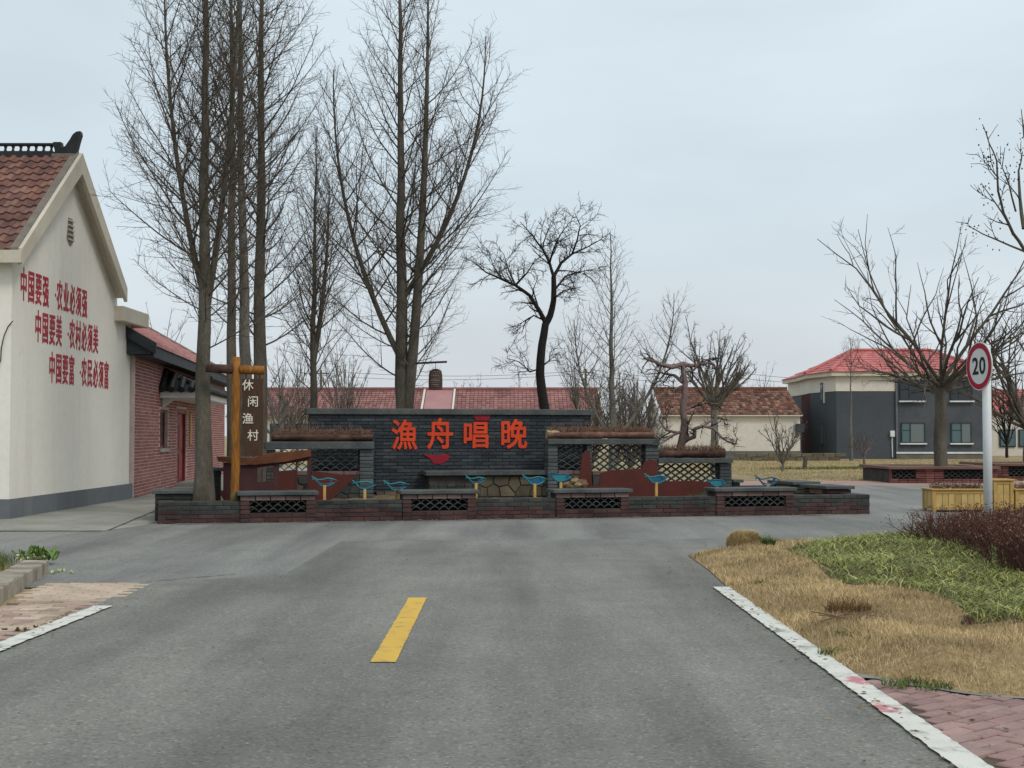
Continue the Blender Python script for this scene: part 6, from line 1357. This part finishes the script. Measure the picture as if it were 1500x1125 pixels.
# reddish brown hedge
hp = [tuple(G(x, y, .05)[:2]) for x, y in ((1345, 800), (1390, 806), (1440, 826), (1475, 842), (1500, 850), (1600, 862))] + [(11, 13), (11, 17.9), (6.6, 17.8), (5.3, 17.6)]
hd = thing('hedge', 'reddish brown leafless hedge beside the green ground cover', 'hedge', (float(hp[2][0]) + .6, float(hp[2][1]) + 1, 0)); o = np.array(hd.location)
X, Y = scatter(26000, (4.5, 10.5, 12.5, 18.2), hp); X, Y = X[:3600], Y[:3600]; rg = random.Random(6); P2, P3, LV_, LF_ = [], [], [], []
ed = edge_d(X, Y, hp)
for x, y, dd in zip(X, Y, ed):
    h = (.33 + .20 * min(1, max(0, (17.4 - y) / 3.2)) + .03 * math.sin(x * 3 + y * 2) + rg.uniform(-.10, .07)) * (.8 + .2 * min(1, dd / .25)); dx, dy = rg.gauss(0, .07), rg.gauss(0, .07)
    if dd < .3: dx += rg.gauss(-.05, .06)
    pts = [(x, y, .02), (x + dx * .5, y + dy * .5, h * .5), (x + dx, y + dy, h * .8), (x + dx * 1.4, y + dy * 1.4, h)]; P2.append((pts, [.0055, .0045, .0035, .0025]))
    for _ in range(3):
        q, d = along(pts, rg.uniform(.35, .95)); P3.append(grow(rg, q, side_dir(rg, d, rg.uniform(.4, .9)), rg.uniform(.08, .2), .003, .002, 3, .1, .1)); tip = np.array(P3[-1][0][-1])
        for _k in range(3):
            c = tip + np.array([rg.gauss(0, .022), rg.gauss(0, .022), rg.gauss(0, .022)]); u1 = np.array([rg.uniform(-1, 1), rg.uniform(-1, 1), rg.uniform(-1, 1)]) * .014; u2 = np.array([rg.uniform(-1, 1), rg.uniform(-1, 1), rg.uniform(-1, 1)]) * .009; i = len(LV_); LV_ += [c - u1, c - u2, c + u1, c + u2]; LF_.append((i, i + 1, i + 2, i + 3))
m_hst = simple('red_brown_stem', '#5c3f37', '#49312b', 6, .9); m_hlf = pieces('red_brown_leaf', ['#6a473b', '#58372d', '#7e5846', '#4d3229', '#93725d', '#6f4c3c'], .85, 0, 40, island=True, dirt=.3, dscale=2)
v, f = tubes_np(P2, 4); link('stems', mesh_np('stems', v - o, [f], m_hst), hd); v, f = tubes_np(P3, 3); link('side_shoots', mesh_np('side_shoots', v - o, [f], m_hst), hd)
link('leaves', mesh_np('leaves', np.array(LV_) - o, [np.array(LF_)], m_hlf), hd)
# left garden corner: cabbage gone to leaf, grass, litter
lp = [tuple(ka + kn * .28 + kd * .1), tuple(ka + kn * .28 + kd * 3.5), (-12, 11), (-12, 14.7), (ka[0] - .6, 14.8)]
def gz_(X, Y): return np.full(X.shape, .05)
X = nr.uniform(-9, -4.6, 26000); Y = nr.uniform(10.5, 15, 26000); k = inside(X, Y, lp); X, Y = X[k], Y[k]
kx = (X - ka[0]) * kn[0] + (Y - ka[1]) * kn[1]; k = (kx > .45) | (nr.uniform(0, 1, len(X)) < .25); X, Y = X[k], Y[k]
m_grass = pieces('garden_grass', ['#54652f', '#475728', '#667538', '#7b7a48', '#3d4a24'], .8, 0, 40, island=True, dirt=.3)
tag(link('garden_grass', blades(0, X, Y, gz_(X, Y), nr.uniform(.08, .22, len(X)), nr.uniform(.002, .004, len(X)), nr.uniform(.2, .9, len(X)), m_grass, 'garden_grass', 3)), 'dark green grass in the garden bed behind the left kerb', 'grass', kind='stuff')
m_cab = pieces('cabbage_leaf', ['#566f30', '#476128', '#6b8442', '#3a5023'], .5, .003, 30, island=True, dirt=.2, spec=.4); m_cabp = pieces('pale_cabbage_leaf', ['#b8c489', '#c9cfa0', '#a0b070'], .5, .003, 30, island=True, dirt=.15)
def leafy(m, base, az, L, w, el, bend, rgx):
    d = np.array([math.cos(az), math.sin(az), 0]); s = np.array([-math.sin(az), math.cos(az), 0]); n = 6; rows = []
    for i in range(n):
        t = i / (n - 1); e_ = el - bend * t; p = np.array(base) + d * L * t * math.cos(el - bend * t * .5) + UP * L * t * math.sin(el - bend * t * .5); ww = w * math.sin(PI * min(1, .12 + t * .8)) ** .8
        rows += [p - s * ww + UP * .02 * rgx.uniform(0, 1.5), p - s * ww * .5 + UP * rgx.uniform(-.008, .012), p, p + s * ww * .5 + UP * rgx.uniform(-.008, .012), p + s * ww + UP * .02 * rgx.uniform(0, 1.5)]
    m.add(rows, [(5 * i + k, 5 * i + k + 1, 5 * i + k + 6, 5 * i + k + 5) for i in range(n - 1) for k in range(4)])
p = G(52, 822, .05); cb = thing('cabbage', 'leafy green cabbage with pale outer leaves at the kerb end', 'vegetable plant', (float(p[0]), float(p[1]) + .12, .05)); rg = random.Random(12)
for k in range(60):
    pale = k < 12; m = MB(); az = (PI * 1.05 + rg.uniform(0, .9 * PI)) if pale else rg.uniform(0, 2 * PI); rad = .05 if pale else rg.uniform(.0, .16); ax_ = rg.uniform(0, 2 * PI)
    leafy(m, (rad * math.cos(ax_) * 1.4 - (.05 if pale else 0), rad * math.sin(ax_) * .5 - .13 if pale else rad * math.sin(ax_), .02 if pale else .0), az, rg.uniform(.10, .15) if pale else rg.uniform(.08, .18), rg.uniform(.022, .034), rg.uniform(.2, .8) if pale else rg.uniform(.8, 1.5), rg.uniform(.3, .9), rg); m.build('leaf', m_cabp if pale else m_cab, cb, smooth=True)
def litter(label, px, py, n, mat, seed, s=.035):
    p = G(px, py, .02); t = thing('fallen_leaves', label, 'leaves', (float(p[0]), float(p[1]), .006)); rg = random.Random(seed)
    for k in range(n): m = MB(); leafy(m, (rg.gauss(0, .07), rg.gauss(0, .05), .004), rg.uniform(0, 2 * PI), s * rg.uniform(.7, 1.6), s * .4, .15, .3, rg); m.build('leaf', mat, t)
litter('pale torn cabbage leaves lying on the asphalt by the kerb end', 90, 836, 5, m_cabp, 3, .05)
litter('few dark leaves on the sandy forecourt paving by the white line', 36, 922, 5, m_brush, 4, .03)
litter('pale dry leaves scattered on the dry lawn near the straw mound', 1105, 845, 5, pieces('bleached_leaf', ['#cfc7b4', '#bfb49c'], .8, 0, 30), 5, .03)
# low green growth in the flower bed
def bedgrow(label, px, v, n, L, mat, rad):
    u = iu(px, v); t = ithing('bed_plant', label, 'plant', u, v, .25); a = nr.uniform(0, 2 * PI, n); r = rad * np.sqrt(nr.uniform(0, 1, n)); link('blades', blades(0, r * np.cos(a), r * np.sin(a), np.zeros(n) - .02, nr.uniform(L[0], L[1], n), nr.uniform(.003, .006, n), nr.uniform(.3, 1.1, n), mat, 'blades', 3), t)
bedgrow('dark green low plant at the bow tip of the wide boat', 1030, .7, 240, (.08, .22), m_weed, .22); bedgrow('mossy green plant at the foot of the log signpost', 349, .3, 160, (.06, .2), m_weed, .10); bedgrow('small green plant at the foot of the nearest tree trunk', 310, .5, 120, (.05, .15), m_weed, .2)
# pale dry field grass and low weeds behind the plaza
X = nr.uniform(8, 36, 60000); Y = nr.uniform(41.6, 76, 60000); keep = (X / Y > .13) & (X / Y < .40); X, Y = X[keep], Y[keep]
m_fld = pieces('field_straw', ['#b59f72', '#a38d62', '#c4b083', '#94825a'], .9, 0, 40, island=True, dirt=.3, dscale=.4)
tag(link('field_grass', blades(0, X, Y, np.full(X.shape, -.02), nr.uniform(.05, .13, len(X)), nr.uniform(.006, .012, len(X)), nr.uniform(.3, 1, len(X)), m_fld, 'field_grass', 2)), 'pale dry grass of the field before the far houses', 'grass', kind='stuff')
X = np.concatenate([nr.normal(c, 1.2, 900) for c in (12.5, 15, 17, 21)]); Y = np.concatenate([nr.normal(c, .25, 900) for c in (56, 57.5, 56.5, 57)])
tag(link('weed_row', blades(0, X, Y, np.full(X.shape, -.02), nr.uniform(.06, .2, len(X)), nr.uniform(.01, .02, len(X)), nr.uniform(.3, 1, len(X)), m_weed, 'weed_row', 2)), 'row of low green weeds along the dry field by the shrub', 'weeds', kind='stuff')
# dust along the foot of the bed and leaf litter blown against the edges
m_dust = Mat('pale_dust', .95, .2); m_dust.color(m_dust.mixc(m_dust.rng(m_dust.noise(3.5, 6, .7), .38, .62), '#7f7d75', '#a09d94'))
rg = random.Random(41); x_ = .3
while x_ < LF - 1:
    L_ = rg.uniform(.5, 1.6); strip('dust', [isl_w(x_, -.10 - rg.uniform(0, .05)), isl_w(x_ + L_ / 2, -.12 - rg.uniform(0, .08)), isl_w(x_ + L_, -.08)], rg.uniform(.04, .12), .0075, m_dust.m, .022, step=.06, seed=int(x_ * 10)); x_ += L_ + rg.uniform(.1, 1.4)
V, F = [], []
def drop(x, y, z, s):
    a = rg.uniform(0, 2 * PI); t = rg.uniform(-.5, .5); u1 = np.array([math.cos(a), math.sin(a), t * .4]) * s; u2 = np.array([-math.sin(a), math.cos(a), rg.uniform(-.4, .4)]) * s * rg.uniform(.35, .7); c = np.array([x, y, z + s * .35]); i = len(V); V.extend([c - u1, c - u2, c + u1, c + u2]); F.append((i, i + 1, i + 2, i + 3))
for _ in range(260):
    y = rg.uniform(5.5, 15); drop(ROAD_R + .10 - abs(rg.gauss(0, .16)), y, .012, rg.uniform(.008, .022))
for _ in range(160): drop(ROAD_L - .2 + abs(rg.gauss(0, .2)), rg.uniform(8, 12.6), .012, rg.uniform(.008, .022))
for _ in range(420): p = isl_w(rg.uniform(0, LF), -.03 - abs(rg.gauss(0, .14))); drop(p[0], p[1], .008, rg.uniform(.01, .026))
for _ in range(140): drop(rg.uniform(ROAD_L, ROAD_R), rg.uniform(5.5, 21), .006, rg.uniform(.006, .018))
for _ in range(160): drop(rg.uniform(ROAD_R + .3, 4.2), rg.uniform(4.8, 7.9), .012, rg.uniform(.008, .022))
tag(link('leaf_litter', mesh_np('leaf_litter', np.array(V), [np.array(F)], pieces('litter_leaf', ['#5c4a38', '#77634b', '#8f7a5c', '#4a3d30', '#a39374'], .9, 0, 40, island=True))), 'small dry leaf bits blown along the road edges and the bed', 'leaf litter', kind='stuff')
for o_ in bpy.data.objects:
    if '_o' in o_: del o_['_o']
